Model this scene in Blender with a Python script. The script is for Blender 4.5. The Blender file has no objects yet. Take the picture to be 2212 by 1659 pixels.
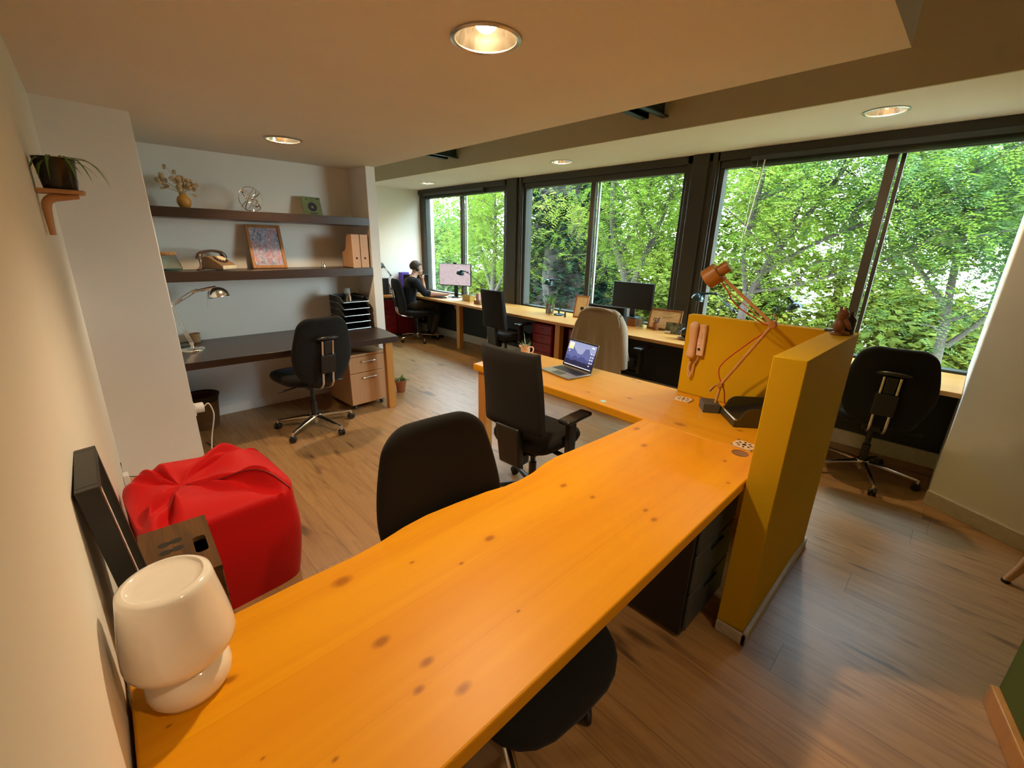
import bpy, bmesh, math, random
from mathutils import Vector, Matrix, Euler

S = bpy.context.scene
COL = S.collection
rnd = random.Random(7)
PI = math.pi

# ---------------------------------------------------------------- camera
cam_d = bpy.data.cameras.new('camera')
cam_d.sensor_fit = 'HORIZONTAL'
cam_d.sensor_width = 36.0
cam_d.lens = 935.3 / 2212 * 36.0
cam_d.clip_start = 0.02
cam_d.clip_end = 200
cam = bpy.data.objects.new('camera', cam_d)
COL.objects.link(cam)
S.camera = cam


def cam_matrix(yaw, pitch, roll, loc):
    f = Vector((math.sin(yaw) * math.cos(pitch), math.cos(yaw) * math.cos(pitch), -math.sin(pitch)))
    r = Vector((math.cos(yaw), -math.sin(yaw), 0))
    u = r.cross(f)
    r2 = r * math.cos(roll) + u * math.sin(roll)
    u2 = -r * math.sin(roll) + u * math.cos(roll)
    m = Matrix.Identity(4)
    for i in range(3):
        m[i][0] = r2[i]
        m[i][1] = u2[i]
        m[i][2] = -f[i]
        m[i][3] = loc[i]
    return m


cam.matrix_world = cam_matrix(math.radians(44.1725), math.radians(17.9815), math.radians(1.2321), (0, 0, 1.65))

# ---------------------------------------------------------------- world, sun, exposure
W = bpy.data.worlds.new('sky')
S.world = W
W.use_nodes = True
wn = W.node_tree.nodes
wl = W.node_tree.links
bg = wn['Background']
tc = wn.new('ShaderNodeTexCoord')
sep = wn.new('ShaderNodeSeparateXYZ')
wl.new(tc.outputs['Generated'], sep.inputs[0])
ramp = wn.new('ShaderNodeValToRGB')
ramp.color_ramp.elements[0].position = 0.0
ramp.color_ramp.elements[0].color = (0.80, 0.92, 0.98, 1)
ramp.color_ramp.elements[1].position = 0.8
ramp.color_ramp.elements[1].color = (0.42, 0.70, 1.0, 1)
wl.new(sep.outputs[2], ramp.inputs[0])
wl.new(ramp.outputs[0], bg.inputs[0])
bg.inputs[1].default_value = 18.0

sun_d = bpy.data.lights.new('sun', 'SUN')
sun_d.energy = 16.0
sun_d.angle = math.radians(2.0)
sun_d.color = (1.0, 0.93, 0.78)
sun = bpy.data.objects.new('sun', sun_d)
COL.objects.link(sun)
sun.rotation_euler = Vector((0.52, 0.30, -0.80)).to_track_quat('-Z', 'Y').to_euler()
sun.location = (-5, -5, 12)

S.view_settings.view_transform = 'Standard'
S.view_settings.look = 'None'
S.view_settings.gamma = 1.0
S.view_settings.use_curve_mapping = False
S.view_settings.exposure = 0.75

S.cycles.max_bounces = 8
S.cycles.diffuse_bounces = 5
S.cycles.glossy_bounces = 4
S.cycles.transmission_bounces = 6
S.cycles.transparent_max_bounces = 24
S.cycles.sample_clamp_indirect = 6.0
S.cycles.caustics_reflective = False
S.cycles.caustics_refractive = False
S.cycles.use_denoising = True
S.cycles.use_adaptive_sampling = True


# daylight portals: they emit nothing, they only guide the sky light through the three windows
def portal(loc, w, h):
    d = bpy.data.lights.new('window_portal', 'AREA')
    d.shape = 'RECTANGLE'
    d.size = w
    d.size_y = h
    d.cycles.is_portal = True
    o = bpy.data.objects.new('window_portal', d)
    COL.objects.link(o)
    o.location = loc
    o.rotation_euler = Vector((-1, 0, 0)).to_track_quat('-Z', 'Y').to_euler()


for y0, y1 in ((5.16, 7.30), (2.36, 4.77), (-0.15, 2.01)):
    portal((4.90, (y0 + y1) / 2, 1.6), y1 - y0, 1.65)

# ---------------------------------------------------------------- mesh helpers


def set_smooth(me, ang=40):
    for p in me.polygons:
        p.use_smooth = True
    try:
        me.set_sharp_from_angle(angle=math.radians(ang))
    except Exception:
        pass


class B:
    """collects shapes into one mesh"""

    def __init__(self):
        self.bm = bmesh.new()
        self.mi = 0
        self.M = Matrix.Identity(4)

    def _v(self, p):
        return self.bm.verts.new(self.M @ Vector(p))

    def _f(self, vs):
        try:
            f = self.bm.faces.new(vs)
            f.material_index = self.mi
            return f
        except ValueError:
            return None

    def box(self, x0, x1, y0, y1, z0, z1):
        v = [self._v(p) for p in ((x0, y0, z0), (x1, y0, z0), (x1, y1, z0), (x0, y1, z0),
                                  (x0, y0, z1), (x1, y0, z1), (x1, y1, z1), (x0, y1, z1))]
        for f in ((3, 2, 1, 0), (4, 5, 6, 7), (0, 1, 5, 4), (1, 2, 6, 5), (2, 3, 7, 6), (3, 0, 4, 7)):
            self._f([v[i] for i in f])
        return self

    def hexa(self, pts):
        v = [self._v(p) for p in pts]
        for f in ((3, 2, 1, 0), (4, 5, 6, 7), (0, 1, 5, 4), (1, 2, 6, 5), (2, 3, 7, 6), (3, 0, 4, 7)):
            self._f([v[i] for i in f])
        return self

    def obox(self, c, size, rot=(0, 0, 0)):
        old = self.M
        self.M = old @ (Matrix.Translation(Vector(c)) @ Euler(rot).to_matrix().to_4x4())
        a, b, d = (s / 2 for s in size)
        self.box(-a, a, -b, b, -d, d)
        self.M = old
        return self

    def prism(self, poly, z0, z1):
        n = len(poly)
        lo = [self._v((p[0], p[1], z0)) for p in poly]
        hi = [self._v((p[0], p[1], z1)) for p in poly]
        self._f(lo[::-1])
        self._f(hi)
        for i in range(n):
            self._f([lo[i], lo[(i + 1) % n], hi[(i + 1) % n], hi[i]])
        return self

    def quad(self, a, b, c, d):
        self._f([self._v(p) for p in (a, b, c, d)])
        return self

    def rings(self, rings, closed=True, cap0=True, cap1=True):
        rs = [[self._v(p) for p in r] for r in rings]
        n = len(rs[0])
        m = n if closed else n - 1
        for a, b in zip(rs, rs[1:]):
            for i in range(m):
                self._f([a[i], a[(i + 1) % n], b[(i + 1) % n], b[i]])
        if cap0:
            self._f(rs[0][::-1])
        if cap1:
            self._f(rs[-1])
        return self

    def tube(self, pts, r, n=8, smooth=0, cap=True, flat=1.0):
        P = [Vector(p) for p in pts]
        R = list(r) if isinstance(r, (list, tuple)) else [r] * len(P)
        if smooth:
            P, R = catmull(P, R, smooth)
        t0 = (P[1] - P[0]).normalized()
        ref = Vector((0, 0, 1)) if abs(t0.z) < 0.9 else Vector((1, 0, 0))
        nrm = (ref - t0 * ref.dot(t0)).normalized()
        out = []
        for i, p in enumerate(P):
            if i == 0:
                t = P[1] - P[0]
            elif i == len(P) - 1:
                t = P[-1] - P[-2]
            else:
                t = (P[i + 1] - P[i]).normalized() + (P[i] - P[i - 1]).normalized()
            if t.length < 1e-9:
                t = t0.copy()
            t.normalize()
            nrm = nrm - t * nrm.dot(t)
            if nrm.length < 1e-6:
                nrm = t.orthogonal()
            nrm.normalize()
            b = t.cross(nrm)
            out.append([p + (nrm * math.cos(a) * flat + b * math.sin(a)) * R[i]
                        for a in (2 * PI * k / n for k in range(n))])
        self.rings(out, cap0=cap, cap1=cap)
        return self

    def lathe(self, prof, n=28, c=(0, 0, 0), cap0=True, cap1=True):
        out = []
        for r, z in prof:
            out.append([(c[0] + r * math.cos(2 * PI * k / n), c[1] + r * math.sin(2 * PI * k / n), c[2] + z)
                        for k in range(n)])
        self.rings(out, cap0=cap0, cap1=cap1)
        return self

    def sphere(self, c, r, n=16, m=10):
        rx, ry, rz = r if isinstance(r, (list, tuple)) else (r, r, r)
        out = []
        for j in range(1, m):
            t = PI * j / m
            out.append([(c[0] + rx * math.sin(t) * math.cos(2 * PI * k / n),
                         c[1] + ry * math.sin(t) * math.sin(2 * PI * k / n),
                         c[2] - rz * math.cos(t)) for k in range(n)])
        rs = [[self._v(p) for p in q] for q in out]
        bot = self._v((c[0], c[1], c[2] - rz))
        top = self._v((c[0], c[1], c[2] + rz))
        for a, b in zip(rs, rs[1:]):
            for i in range(n):
                self._f([a[i], a[(i + 1) % n], b[(i + 1) % n], b[i]])
        for i in range(n):
            self._f([bot, rs[0][(i + 1) % n], rs[0][i]])
            self._f([top, rs[-1][i], rs[-1][(i + 1) % n]])
        return self

    def grid(self, nu, nv, fn, thick=None):
        """surface fn(u,v); thick: offset fn(u,v)->Vector to make a closed shell"""
        A = [[self._v(fn(i / nu, j / nv)) for j in range(nv + 1)] for i in range(nu + 1)]
        for i in range(nu):
            for j in range(nv):
                self._f([A[i][j], A[i + 1][j], A[i + 1][j + 1], A[i][j + 1]])
        if thick:
            C = [[self._v(Vector(fn(i / nu, j / nv)) + thick(i / nu, j / nv)) for j in range(nv + 1)]
                 for i in range(nu + 1)]
            for i in range(nu):
                for j in range(nv):
                    self._f([C[i][j + 1], C[i + 1][j + 1], C[i + 1][j], C[i][j]])
            for i in range(nu):
                self._f([A[i][0], C[i][0], C[i + 1][0], A[i + 1][0]])
                self._f([A[i + 1][nv], C[i + 1][nv], C[i][nv], A[i][nv]])
            for j in range(nv):
                self._f([A[0][j + 1], C[0][j + 1], C[0][j], A[0][j]])
                self._f([A[nu][j], C[nu][j], C[nu][j + 1], A[nu][j + 1]])
        return self

    def done(self, name, mats, parent=None, bevel=0.0, seg=2, ang=40, sub=0, fix=True):
        if fix:
            bmesh.ops.recalc_face_normals(self.bm, faces=self.bm.faces)
        me = bpy.data.meshes.new(name)
        self.bm.to_mesh(me)
        self.bm.free()
        if not isinstance(mats, (list, tuple)):
            mats = [mats]
        for m in mats:
            me.materials.append(m)
        set_smooth(me, ang)
        o = bpy.data.objects.new(name, me)
        COL.objects.link(o)
        if parent is not None:
            o.parent = parent
        if bevel > 0:
            md = o.modifiers.new('bevel', 'BEVEL')
            md.width = bevel
            md.segments = seg
            md.limit_method = 'ANGLE'
            md.angle_limit = math.radians(35)
        if sub:
            md = o.modifiers.new('sub', 'SUBSURF')
            md.levels = sub
            md.render_levels = sub
        return o


def catmull(P, R, k):
    out, rr = [], []
    n = len(P)
    for i in range(n - 1):
        p0, p1, p2, p3 = P[max(i - 1, 0)], P[i], P[i + 1], P[min(i + 2, n - 1)]
        for s in range(k):
            t = s / k
            out.append(0.5 * ((2 * p1) + (p2 - p0) * t + (2 * p0 - 5 * p1 + 4 * p2 - p3) * t * t
                              + (3 * p1 - p0 - 3 * p2 + p3) * t ** 3))
            rr.append(R[i] + (R[i + 1] - R[i]) * t)
    out.append(P[-1])
    rr.append(R[-1])
    return out, rr


def thing(name, label, cat, loc=(0, 0, 0), rz=0.0, group=None):
    o = bpy.data.objects.new(name, None)
    o.empty_display_size = 0.1
    COL.objects.link(o)
    o.location = loc
    o.rotation_euler = (0, 0, rz)
    o['label'] = label
    o['category'] = cat
    if group:
        o['group'] = group
    return o


def tag(o, label, cat, group=None, kind=None):
    o['label'] = label
    o['category'] = cat
    if group:
        o['group'] = group
    if kind:
        o['kind'] = kind
    return o


def struct(o):
    o['kind'] = 'structure'
    return o


def kids(o):
    return [c for c in bpy.data.objects if c.parent == o]


def dup(root, loc, rz, label, group=None):
    r = root.copy()
    COL.objects.link(r)
    r.location = loc
    r.rotation_euler = (0, 0, rz)
    r['label'] = label
    if group:
        r['group'] = group
    for ch in kids(root):
        c = ch.copy()
        COL.objects.link(c)
        c.parent = r
        for g in kids(ch):
            d = g.copy()
            COL.objects.link(d)
            d.parent = c
    return r


def lerp(a, b, t):
    return a + (b - a) * t


def sstep(a, b, x):
    t = min(1, max(0, (x - a) / (b - a)))
    return t * t * (3 - 2 * t)
# ---------------------------------------------------------------- materials


class NM:
    def __init__(self, name):
        self.m = bpy.data.materials.new(name)
        self.m.use_nodes = True
        self.n = self.m.node_tree.nodes
        self.l = self.m.node_tree.links
        self.b = self.n['Principled BSDF']
        self._obj = None

    def obj(self):
        if self._obj is None:
            self._obj = self.n.new('ShaderNodeTexCoord').outputs['Object']
        return self._obj

    def mapping(self, scale=(1, 1, 1), rot=(0, 0, 0), loc=(0, 0, 0), src=None):
        m = self.n.new('ShaderNodeMapping')
        m.inputs['Scale'].default_value = scale
        m.inputs['Rotation'].default_value = rot
        m.inputs['Location'].default_value = loc
        self.l.new(src or self.obj(), m.inputs['Vector'])
        return m.outputs[0]

    def noise(self, vec, scale=5, detail=4, rough=0.55, dist=0.0):
        t = self.n.new('ShaderNodeTexNoise')
        t.inputs['Scale'].default_value = scale
        t.inputs['Detail'].default_value = detail
        t.inputs['Roughness'].default_value = rough
        t.inputs['Distortion'].default_value = dist
        self.l.new(vec, t.inputs['Vector'])
        return t.outputs['Fac']

    def ramp(self, fac, stops, interp='LINEAR'):
        r = self.n.new('ShaderNodeValToRGB')
        r.color_ramp.interpolation = interp
        e = r.color_ramp.elements
        e[0].position, e[0].color = stops[0][0], (*stops[0][1], 1)
        e[1].position, e[1].color = stops[1][0], (*stops[1][1], 1)
        for p, c in stops[2:]:
            x = e.new(p)
            x.color = (*c, 1)
        self.l.new(fac, r.inputs[0])
        return r.outputs[0]

    def mix(self, fac, a, b, mode='MIX'):
        x = self.n.new('ShaderNodeMix')
        x.data_type = 'RGBA'
        x.blend_type = mode
        for sock, v in ((x.inputs['Factor'], fac), (x.inputs[6], a), (x.inputs[7], b)):
            if isinstance(v, (int, float)):
                sock.default_value = v
            elif isinstance(v, tuple):
                sock.default_value = (*v, 1)
            else:
                self.l.new(v, sock)
        return x.outputs[2]

    def math(self, op, a, b=None, c=None):
        x = self.n.new('ShaderNodeMath')
        x.operation = op
        for i, v in enumerate((a, b, c)):
            if v is None:
                continue
            if isinstance(v, (int, float)):
                x.inputs[i].default_value = v
            else:
                self.l.new(v, x.inputs[i])
        return x.outputs[0]

    def bump(self, h, strength=0.2, dist=0.01):
        b = self.n.new('ShaderNodeBump')
        b.inputs['Strength'].default_value = strength
        b.inputs['Distance'].default_value = dist
        self.l.new(h, b.inputs['Height'])
        self.l.new(b.outputs[0], self.b.inputs['Normal'])

    def set(self, **k):
        for key, v in k.items():
            s = self.b.inputs[{'col': 'Base Color', 'rough': 'Roughness', 'metal': 'Metallic', 'spec': 'Specular IOR Level',
                               'trans': 'Transmission Weight', 'ior': 'IOR', 'coat': 'Coat Weight', 'sheen': 'Sheen Weight',
                               'emit': 'Emission Color', 'estr': 'Emission Strength', 'sub': 'Subsurface Weight',
                               'coatr': 'Coat Roughness', 'alpha': 'Alpha'}[key]]
            if isinstance(v, tuple):
                s.default_value = (*v, 1)
            elif isinstance(v, (int, float)):
                s.default_value = v
            else:
                self.l.new(v, s)
        return self


def plain(name, col, rough=0.5, metal=0.0, var=0.08, scale=30, bump=0.0, **k):
    """procedural surface: base colour with a fine mottling and optional grain bump"""
    q = NM(name)
    n = q.noise(q.obj(), scale, 3)
    lo = tuple(c * (1 - var) for c in col)
    hi = tuple(min(1, c * (1 + var)) for c in col)
    q.set(col=q.ramp(n, [(0.3, lo), (0.7, hi)]), rough=rough, metal=metal, **k)
    if bump:
        q.bump(n, bump, 0.004)
    return q.m


def fabric(name, col, scale=500, rough=0.9):
    q = NM(name)
    n = q.noise(q.obj(), scale, 2)
    n2 = q.noise(q.obj(), 6, 3)
    a = q.ramp(n, [(0.35, tuple(c * 0.75 for c in col)), (0.65, tuple(c * 1.2 for c in col))])
    q.set(col=q.mix(q.math('MULTIPLY', n2, 0.3), a, tuple(c * 0.7 for c in col)), rough=rough, sheen=0.06, spec=0.2)
    q.bump(n, 0.25, 0.002)
    return q.m


def plaster(name, col, bump=0.06):
    q = NM(name)
    n = q.noise(q.obj(), 2.2, 4)
    f = q.noise(q.obj(), 160, 3)
    q.set(col=q.ramp(n, [(0.3, tuple(c * 0.965 for c in col)), (0.7, col)]), rough=0.85, spec=0.25)
    q.bump(f, bump, 0.003)
    return q.m


def wood(name, light, dark, axis='X', scale=1.0, rough=0.4, knots=None, contrast=1.0, spec=0.4, boards=None):
    """long grain along the given local axis, optional knots [(x,y,r)]"""
    q = NM(name)
    st = {'X': (0.35, 6.0, 6.0), 'Y': (6.0, 0.35, 6.0), 'Z': (6.0, 6.0, 0.35)}[axis]
    v = q.mapping(tuple(s * scale for s in st))
    g = q.noise(v, 2.2, 6, 0.6, 0.9)
    v2 = q.mapping(tuple(s * scale * 5 for s in st))
    g2 = q.noise(v2, 3.0, 3, 0.5, 0.2)
    big = q.noise(q.mapping(tuple(s * scale * 0.25 for s in st)), 1.6, 2)
    m = tuple((a + b) / 2 for a, b in zip(light, dark))
    c = q.ramp(g, [(0.28, dark), (0.44, m), (0.60, light)])
    c = q.mix(q.math('MULTIPLY', g2, 0.35 * contrast), c, dark)
    c = q.mix(q.math('MULTIPLY', big, 0.5), c, dark)
    if boards:
        ax, w = boards
        s = q.n.new('ShaderNodeSeparateXYZ')
        q.l.new(q.obj(), s.inputs[0])
        t = q.math('DIVIDE', s.outputs['XYZ'.index(ax)], w)
        fl = q.math('FLOOR', t)
        wn_ = q.n.new('ShaderNodeTexWhiteNoise')
        wn_.noise_dimensions = '1D'
        q.l.new(fl, wn_.inputs['W'])
        c = q.mix(q.math('MULTIPLY', wn_.outputs['Value'], 0.28), c, dark)
        fr = q.math('FRACT', t)
        ln = q.math('LESS_THAN', q.math('ABSOLUTE', q.math('SUBTRACT', fr, 0.5)), 0.49)
        c = q.mix(q.math('MULTIPLY', q.math('SUBTRACT', 1.0, ln), 0.12), c, tuple(d * 0.6 for d in dark))
    if knots:
        wob = q.noise(q.obj(), 9, 2)
        for kx, ky, kr in knots:
            el = (0.85, 1.35) if axis == 'X' else (1.35, 0.85)
            mp = q.mapping((el[0] / kr, el[1] / kr, 0.0), loc=(-kx * el[0] / kr, -ky * el[1] / kr, 0))
            ln = q.n.new('ShaderNodeVectorMath')
            ln.operation = 'LENGTH'
            q.l.new(mp, ln.inputs[0])
            d = q.math('ADD', ln.outputs['Value'], q.math('MULTIPLY', q.math('SUBTRACT', wob, 0.5), 0.9))
            core = q.ramp(d, [(0.0, (1, 1, 1)), (0.95, (1, 1, 1)), (1.0, (0.25, 0.25, 0.25))])
            fac = q.n.new('ShaderNodeMapRange')
            fac.inputs['From Min'].default_value = 0.35
            fac.inputs['From Max'].default_value = 1.10
            fac.inputs['To Min'].default_value = 0.75
            fac.inputs['To Max'].default_value = 0.0
            q.l.new(d, fac.inputs[0])
            halo = q.n.new('ShaderNodeMapRange')
            halo.inputs['From Min'].default_value = 0.9
            halo.inputs['From Max'].default_value = 2.4
            halo.inputs['To Min'].default_value = 0.30
            halo.inputs['To Max'].default_value = 0.0
            q.l.new(d, halo.inputs[0])
            kd = (dark[0] * 0.42, dark[1] * 0.30, dark[2] * 0.3)
            c = q.mix(halo.outputs[0], c, dark)
            c = q.mix(fac.outputs[0], c, kd)
    q.set(col=c, rough=rough, spec=spec)
    q.bump(g2, 0.08, 0.002)
    return q.m


def floor_mat():
    q = NM('oak floorboards')
    o = q.obj()
    s = q.n.new('ShaderNodeSeparateXYZ')
    q.l.new(o, s.inputs[0])
    w, L = 0.19, 1.9
    row = q.math('FLOOR', q.math('DIVIDE', s.outputs[0], w))
    wn_ = q.n.new('ShaderNodeTexWhiteNoise')
    wn_.noise_dimensions = '1D'
    q.l.new(row, wn_.inputs['W'])
    yy = q.math('ADD', q.math('DIVIDE', s.outputs[1], L), q.math('MULTIPLY', wn_.outputs['Value'], 3.7))
    idx = q.math('FLOOR', yy)
    cmb = q.n.new('ShaderNodeCombineXYZ')
    q.l.new(row, cmb.inputs[0])
    q.l.new(idx, cmb.inputs[1])
    w2 = q.n.new('ShaderNodeTexWhiteNoise')
    w2.noise_dimensions = '3D'
    q.l.new(cmb.outputs[0], w2.inputs['Vector'])
    # per-board shifted grain
    sh = q.n.new('ShaderNodeVectorMath')
    sh.operation = 'MULTIPLY_ADD'
    q.l.new(w2.outputs['Color'], sh.inputs[0])
    sh.inputs[1].default_value = (7, 9, 3)
    q.l.new(o, sh.inputs[2])
    g = q.noise(q.mapping((9, 0.7, 1), src=sh.outputs[0]), 2.4, 6, 0.62, 1.3)
    g2 = q.noise(q.mapping((60, 2.5, 1), src=sh.outputs[0]), 2.5, 3, 0.5)
    kn = q.noise(q.mapping((4.2, 1.0, 1), src=sh.outputs[0]), 2.6, 2, 0.5)
    c = q.ramp(g, [(0.28, (0.235, 0.120, 0.048)), (0.46, (0.40, 0.220, 0.085)), (0.68, (0.49, 0.285, 0.115))])
    c = q.mix(q.math('MULTIPLY', g2, 0.30), c, (0.25, 0.135, 0.058))
    c = q.mix(q.math('MULTIPLY', w2.outputs['Value'], 0.34), c, (0.30, 0.165, 0.072))
    kf = q.ramp(kn, [(0.63, (0, 0, 0)), (0.74, (1, 1, 1))])
    c = q.mix(q.math('MULTIPLY', kf, 0.75), c, (0.075, 0.036, 0.018))
    fx = q.math('FRACT', q.math('DIVIDE', s.outputs[0], w))
    ex = q.math('GREATER_THAN', q.math('ABSOLUTE', q.math('SUBTRACT', fx, 0.5)), 0.4935)
    fy = q.math('FRACT', yy)
    ey = q.math('GREATER_THAN', q.math('ABSOLUTE', q.math('SUBTRACT', fy, 0.5)), 0.4992)
    e = q.math('MAXIMUM', ex, ey)
    c = q.mix(q.math('MULTIPLY', e, 0.55), c, (0.06, 0.03, 0.014))
    q.set(col=c, rough=q.ramp(g2, [(0.2, (0.34, 0.34, 0.34)), (0.8, (0.46, 0.46, 0.46))]), spec=0.5)
    q.bump(q.math('SUBTRACT', q.math('MULTIPLY', g2, 0.4), e), 0.18, 0.003)
    return q.m


def glass_mat(name, tint=(0.96, 1.0, 0.98), refl=1.0):
    """thin clear pane: see-through with a Fresnel reflection"""
    q = NM(name)
    q.n.remove(q.b)
    t = q.n.new('ShaderNodeBsdfTransparent')
    g = q.n.new('ShaderNodeBsdfGlossy')
    g.inputs['Roughness'].default_value = 0.02
    fr = q.n.new('ShaderNodeFresnel')
    fr.inputs['IOR'].default_value = 1.45
    mx = q.n.new('ShaderNodeMixShader')
    n = q.noise(q.obj(), 3, 2)
    t2 = tuple(c * 0.97 for c in tint)
    q.l.new(q.ramp(n, [(0.3, t2), (0.7, tint)]), t.inputs[0])
    gi = q.n.new('ShaderNodeNewGeometry')
    front = q.math('SUBTRACT', 1.0, gi.outputs['Backfacing'])
    q.l.new(q.math('MULTIPLY', q.math('MULTIPLY', fr.outputs[0], refl), front), mx.inputs[0])
    q.l.new(t.outputs[0], mx.inputs[1])
    q.l.new(g.outputs[0], mx.inputs[2])
    q.l.new(mx.outputs[0], q.n['Material Output'].inputs[0])
    return q.m


def leaf_mat(name, a, b, trans=0.5):
    q = NM(name)
    q.n.remove(q.b)
    n = q.noise(q.obj(), 1.1, 3)
    n2 = q.noise(q.obj(), 14, 2)
    c = q.ramp(q.math('ADD', q.math('MULTIPLY', n, 0.6), q.math('MULTIPLY', n2, 0.4)), [(0.35, a), (0.65, b)])
    d = q.n.new('ShaderNodeBsdfDiffuse')
    t = q.n.new('ShaderNodeBsdfTranslucent')
    mx = q.n.new('ShaderNodeMixShader')
    mx.inputs[0].default_value = trans
    q.l.new(c, d.inputs[0])
    q.l.new(c, t.inputs[0])
    q.l.new(d.outputs[0], mx.inputs[1])
    q.l.new(t.outputs[0], mx.inputs[2])
    q.l.new(mx.outputs[0], q.n['Material Output'].inputs[0])
    return q.m


def emit_mat(name, col, strength):
    q = NM(name)
    n = q.noise(q.obj(), 4, 1)
    q.set(col=(0.8, 0.8, 0.8), emit=q.ramp(n, [(0.2, tuple(c * 0.98 for c in col)), (0.8, col)]), estr=strength)
    return q.m


M = {}
M['wall'] = plaster('white wall paint', (0.80, 0.77, 0.72))
M['ceil'] = plaster('white ceiling paint', (0.80, 0.765, 0.72))
M['olive'] = plaster('olive green wall paint', (0.105, 0.135, 0.035))
M['bulk'] = plaster('beige bulkhead paint', (0.50, 0.42, 0.28))
M['floor'] = floor_mat()
M['frame'] = plain('dark bronze window frame', (0.030, 0.026, 0.018), 0.45)
M['parapet'] = plain('black green parapet paint', (0.016, 0.018, 0.013), 0.6)
M['skirt'] = plain('cream skirting paint', (0.52, 0.46, 0.36), 0.6)
M['pane'] = glass_mat('window glass')
M['yellow'] = plaster('mustard yellow paint', (0.60, 0.36, 0.002), 0.03)
M['teal'] = plain('dark teal steel paint', (0.016, 0.045, 0.042), 0.45)
M['blackfab'] = fabric('black chair fabric', (0.012, 0.012, 0.012))
M['blackfab2'] = fabric('black mesh chair fabric', (0.015, 0.014, 0.013), 350)
M['blackpl'] = plain('black plastic', (0.012, 0.012, 0.012), 0.38)
M['greypl'] = plain('dark grey plastic', (0.05, 0.06, 0.065), 0.45)
M['chrome'] = plain('polished chrome', (0.86, 0.84, 0.81), 0.18, 1.0, 0.03)
M['alu'] = plain('brushed aluminium', (0.70, 0.70, 0.70), 0.28, 1.0, 0.05)
M['darkwood'] = wood('wenge veneer', (0.052, 0.030, 0.022), (0.026, 0.014, 0.010), 'X', 1.5, 0.32, spec=0.5)
M['beech'] = wood('beech veneer', (0.60, 0.335, 0.165), (0.50, 0.26, 0.12), 'Z', 1.2, 0.42)
M['pineleg'] = wood('varnished pine upright', (0.62, 0.30, 0.075), (0.46, 0.19, 0.04), 'Z', 1.2, 0.35)
M['pinecounter'] = wood('varnished pine counter', (0.70, 0.36, 0.10), (0.55, 0.24, 0.05), 'Y', 1.0, 0.30, boards=('X', 0.24))
near_knots = [(0.345, 1.015, 0.028), (0.383, 0.65, 0.017), (0.335, 0.607, 0.014), (0.405, 0.546, 0.02), (0.335, 0.767, 0.02), (0.052, 0.9, 0.014),
              (0.769, 0.879, 0.018), (0.633, 0.849, 0.008), (1.211, 0.8, 0.014), (1.193, 0.926, 0.016), (1.285, 0.621, 0.013), (1.257, 0.572, 0.015),
              (1.761, 0.9, 0.02), (1.907, 1.03, 0.022), (0.634, 0.611, 0.006), (0.154, 0.599, 0.007), (0.059, 0.69, 0.006), (0.528, 0.95, 0.007),
              (1.889, 0.577, 0.011), (1.706, 0.494, 0.01), (-0.056, 0.873, 0.006)]
M['pinenear'] = wood('orange varnished pine board', (0.80, 0.385, 0.003), (0.66, 0.255, 0.001), 'X', 0.55, 0.42, spec=0.25, knots=near_knots, boards=('Y', 0.205))
long_knots = [(2.66, 1.50, 0.016), (2.64, 1.45, 0.017), (2.295, 1.311, 0.018), (2.136, 0.903, 0.03), (2.19, 1.551, 0.015), (2.296, 0.659, 0.015)]
M['pinelong'] = wood('orange varnished pine long board', (0.78, 0.39, 0.016), (0.64, 0.26, 0.006), 'Y', 0.55, 0.40, spec=0.25, knots=long_knots, boards=('X', 0.22))
M['red'] = fabric('red nylon', (0.62, 0.004, 0.006), 900, 0.55)
M['redmetal'] = plain('red lacquered steel', (0.20, 0.006, 0.008), 0.4)
M['opal'] = plain('white opal glass', (0.80, 0.76, 0.70), 0.10, var=0.02, spec=0.6, coat=0.4)
M['whitepl'] = plain('white plastic', (0.72, 0.69, 0.64), 0.4)
M['greenplant'] = plain('fresh green leaf', (0.10, 0.22, 0.03), 0.5, var=0.35, scale=18)
M['terra'] = plain('terracotta', (0.36, 0.13, 0.06), 0.8, bump=0.1)
M['paper'] = plain('white paper', (0.78, 0.77, 0.74), 0.8)
M['paperwarm'] = plain('cream paper', (0.72, 0.56, 0.36), 0.8)
M['glassobj'] = glass_mat('clear glassware', (0.84, 0.90, 0.88), 3.5)
M['cork'] = plain('cork', (0.42, 0.22, 0.09), 0.85, var=0.25, scale=90)
M['brownwood'] = wood('brown wood', (0.30, 0.13, 0.05), (0.17, 0.065, 0.022), 'Y', 2.0, 0.45)
M['framewood'] = wood('honey wood frame', (0.45, 0.21, 0.07), (0.30, 0.12, 0.035), 'Z', 2.0, 0.4)
M['crate'] = wood('worn crate wood', (0.20, 0.090, 0.022), (0.050, 0.024, 0.009), 'Y', 1.6, 0.75, contrast=1.8)
M['ink'] = plain('faded black print', (0.022, 0.018, 0.014), 0.8)
M['cablewhite'] = plain('white cable', (0.70, 0.66, 0.60), 0.5)
M['cableblack'] = plain('black cable', (0.012, 0.012, 0.012), 0.5)
M['cablered'] = plain('red fabric cable', (0.42, 0.025, 0.010), 0.7)
# ---------------------------------------------------------------- the room shell
ZC, ZN = 2.345, 2.55          # dropped ceiling, ceiling of the window bay
XW = 4.80                     # inside of the window wall
XB = 3.70                     # bulkhead face
YF = 7.53                     # far wall of the window bay


def wx(y, z):
    """the left wall is a little out of true"""
    return -0.148 + 0.0185 * y + 0.0225 * z


struct(B().box(-1.2, 5.0, -3.2, 8.0, -0.12, 0.0).done('floor', M['floor']))

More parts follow.
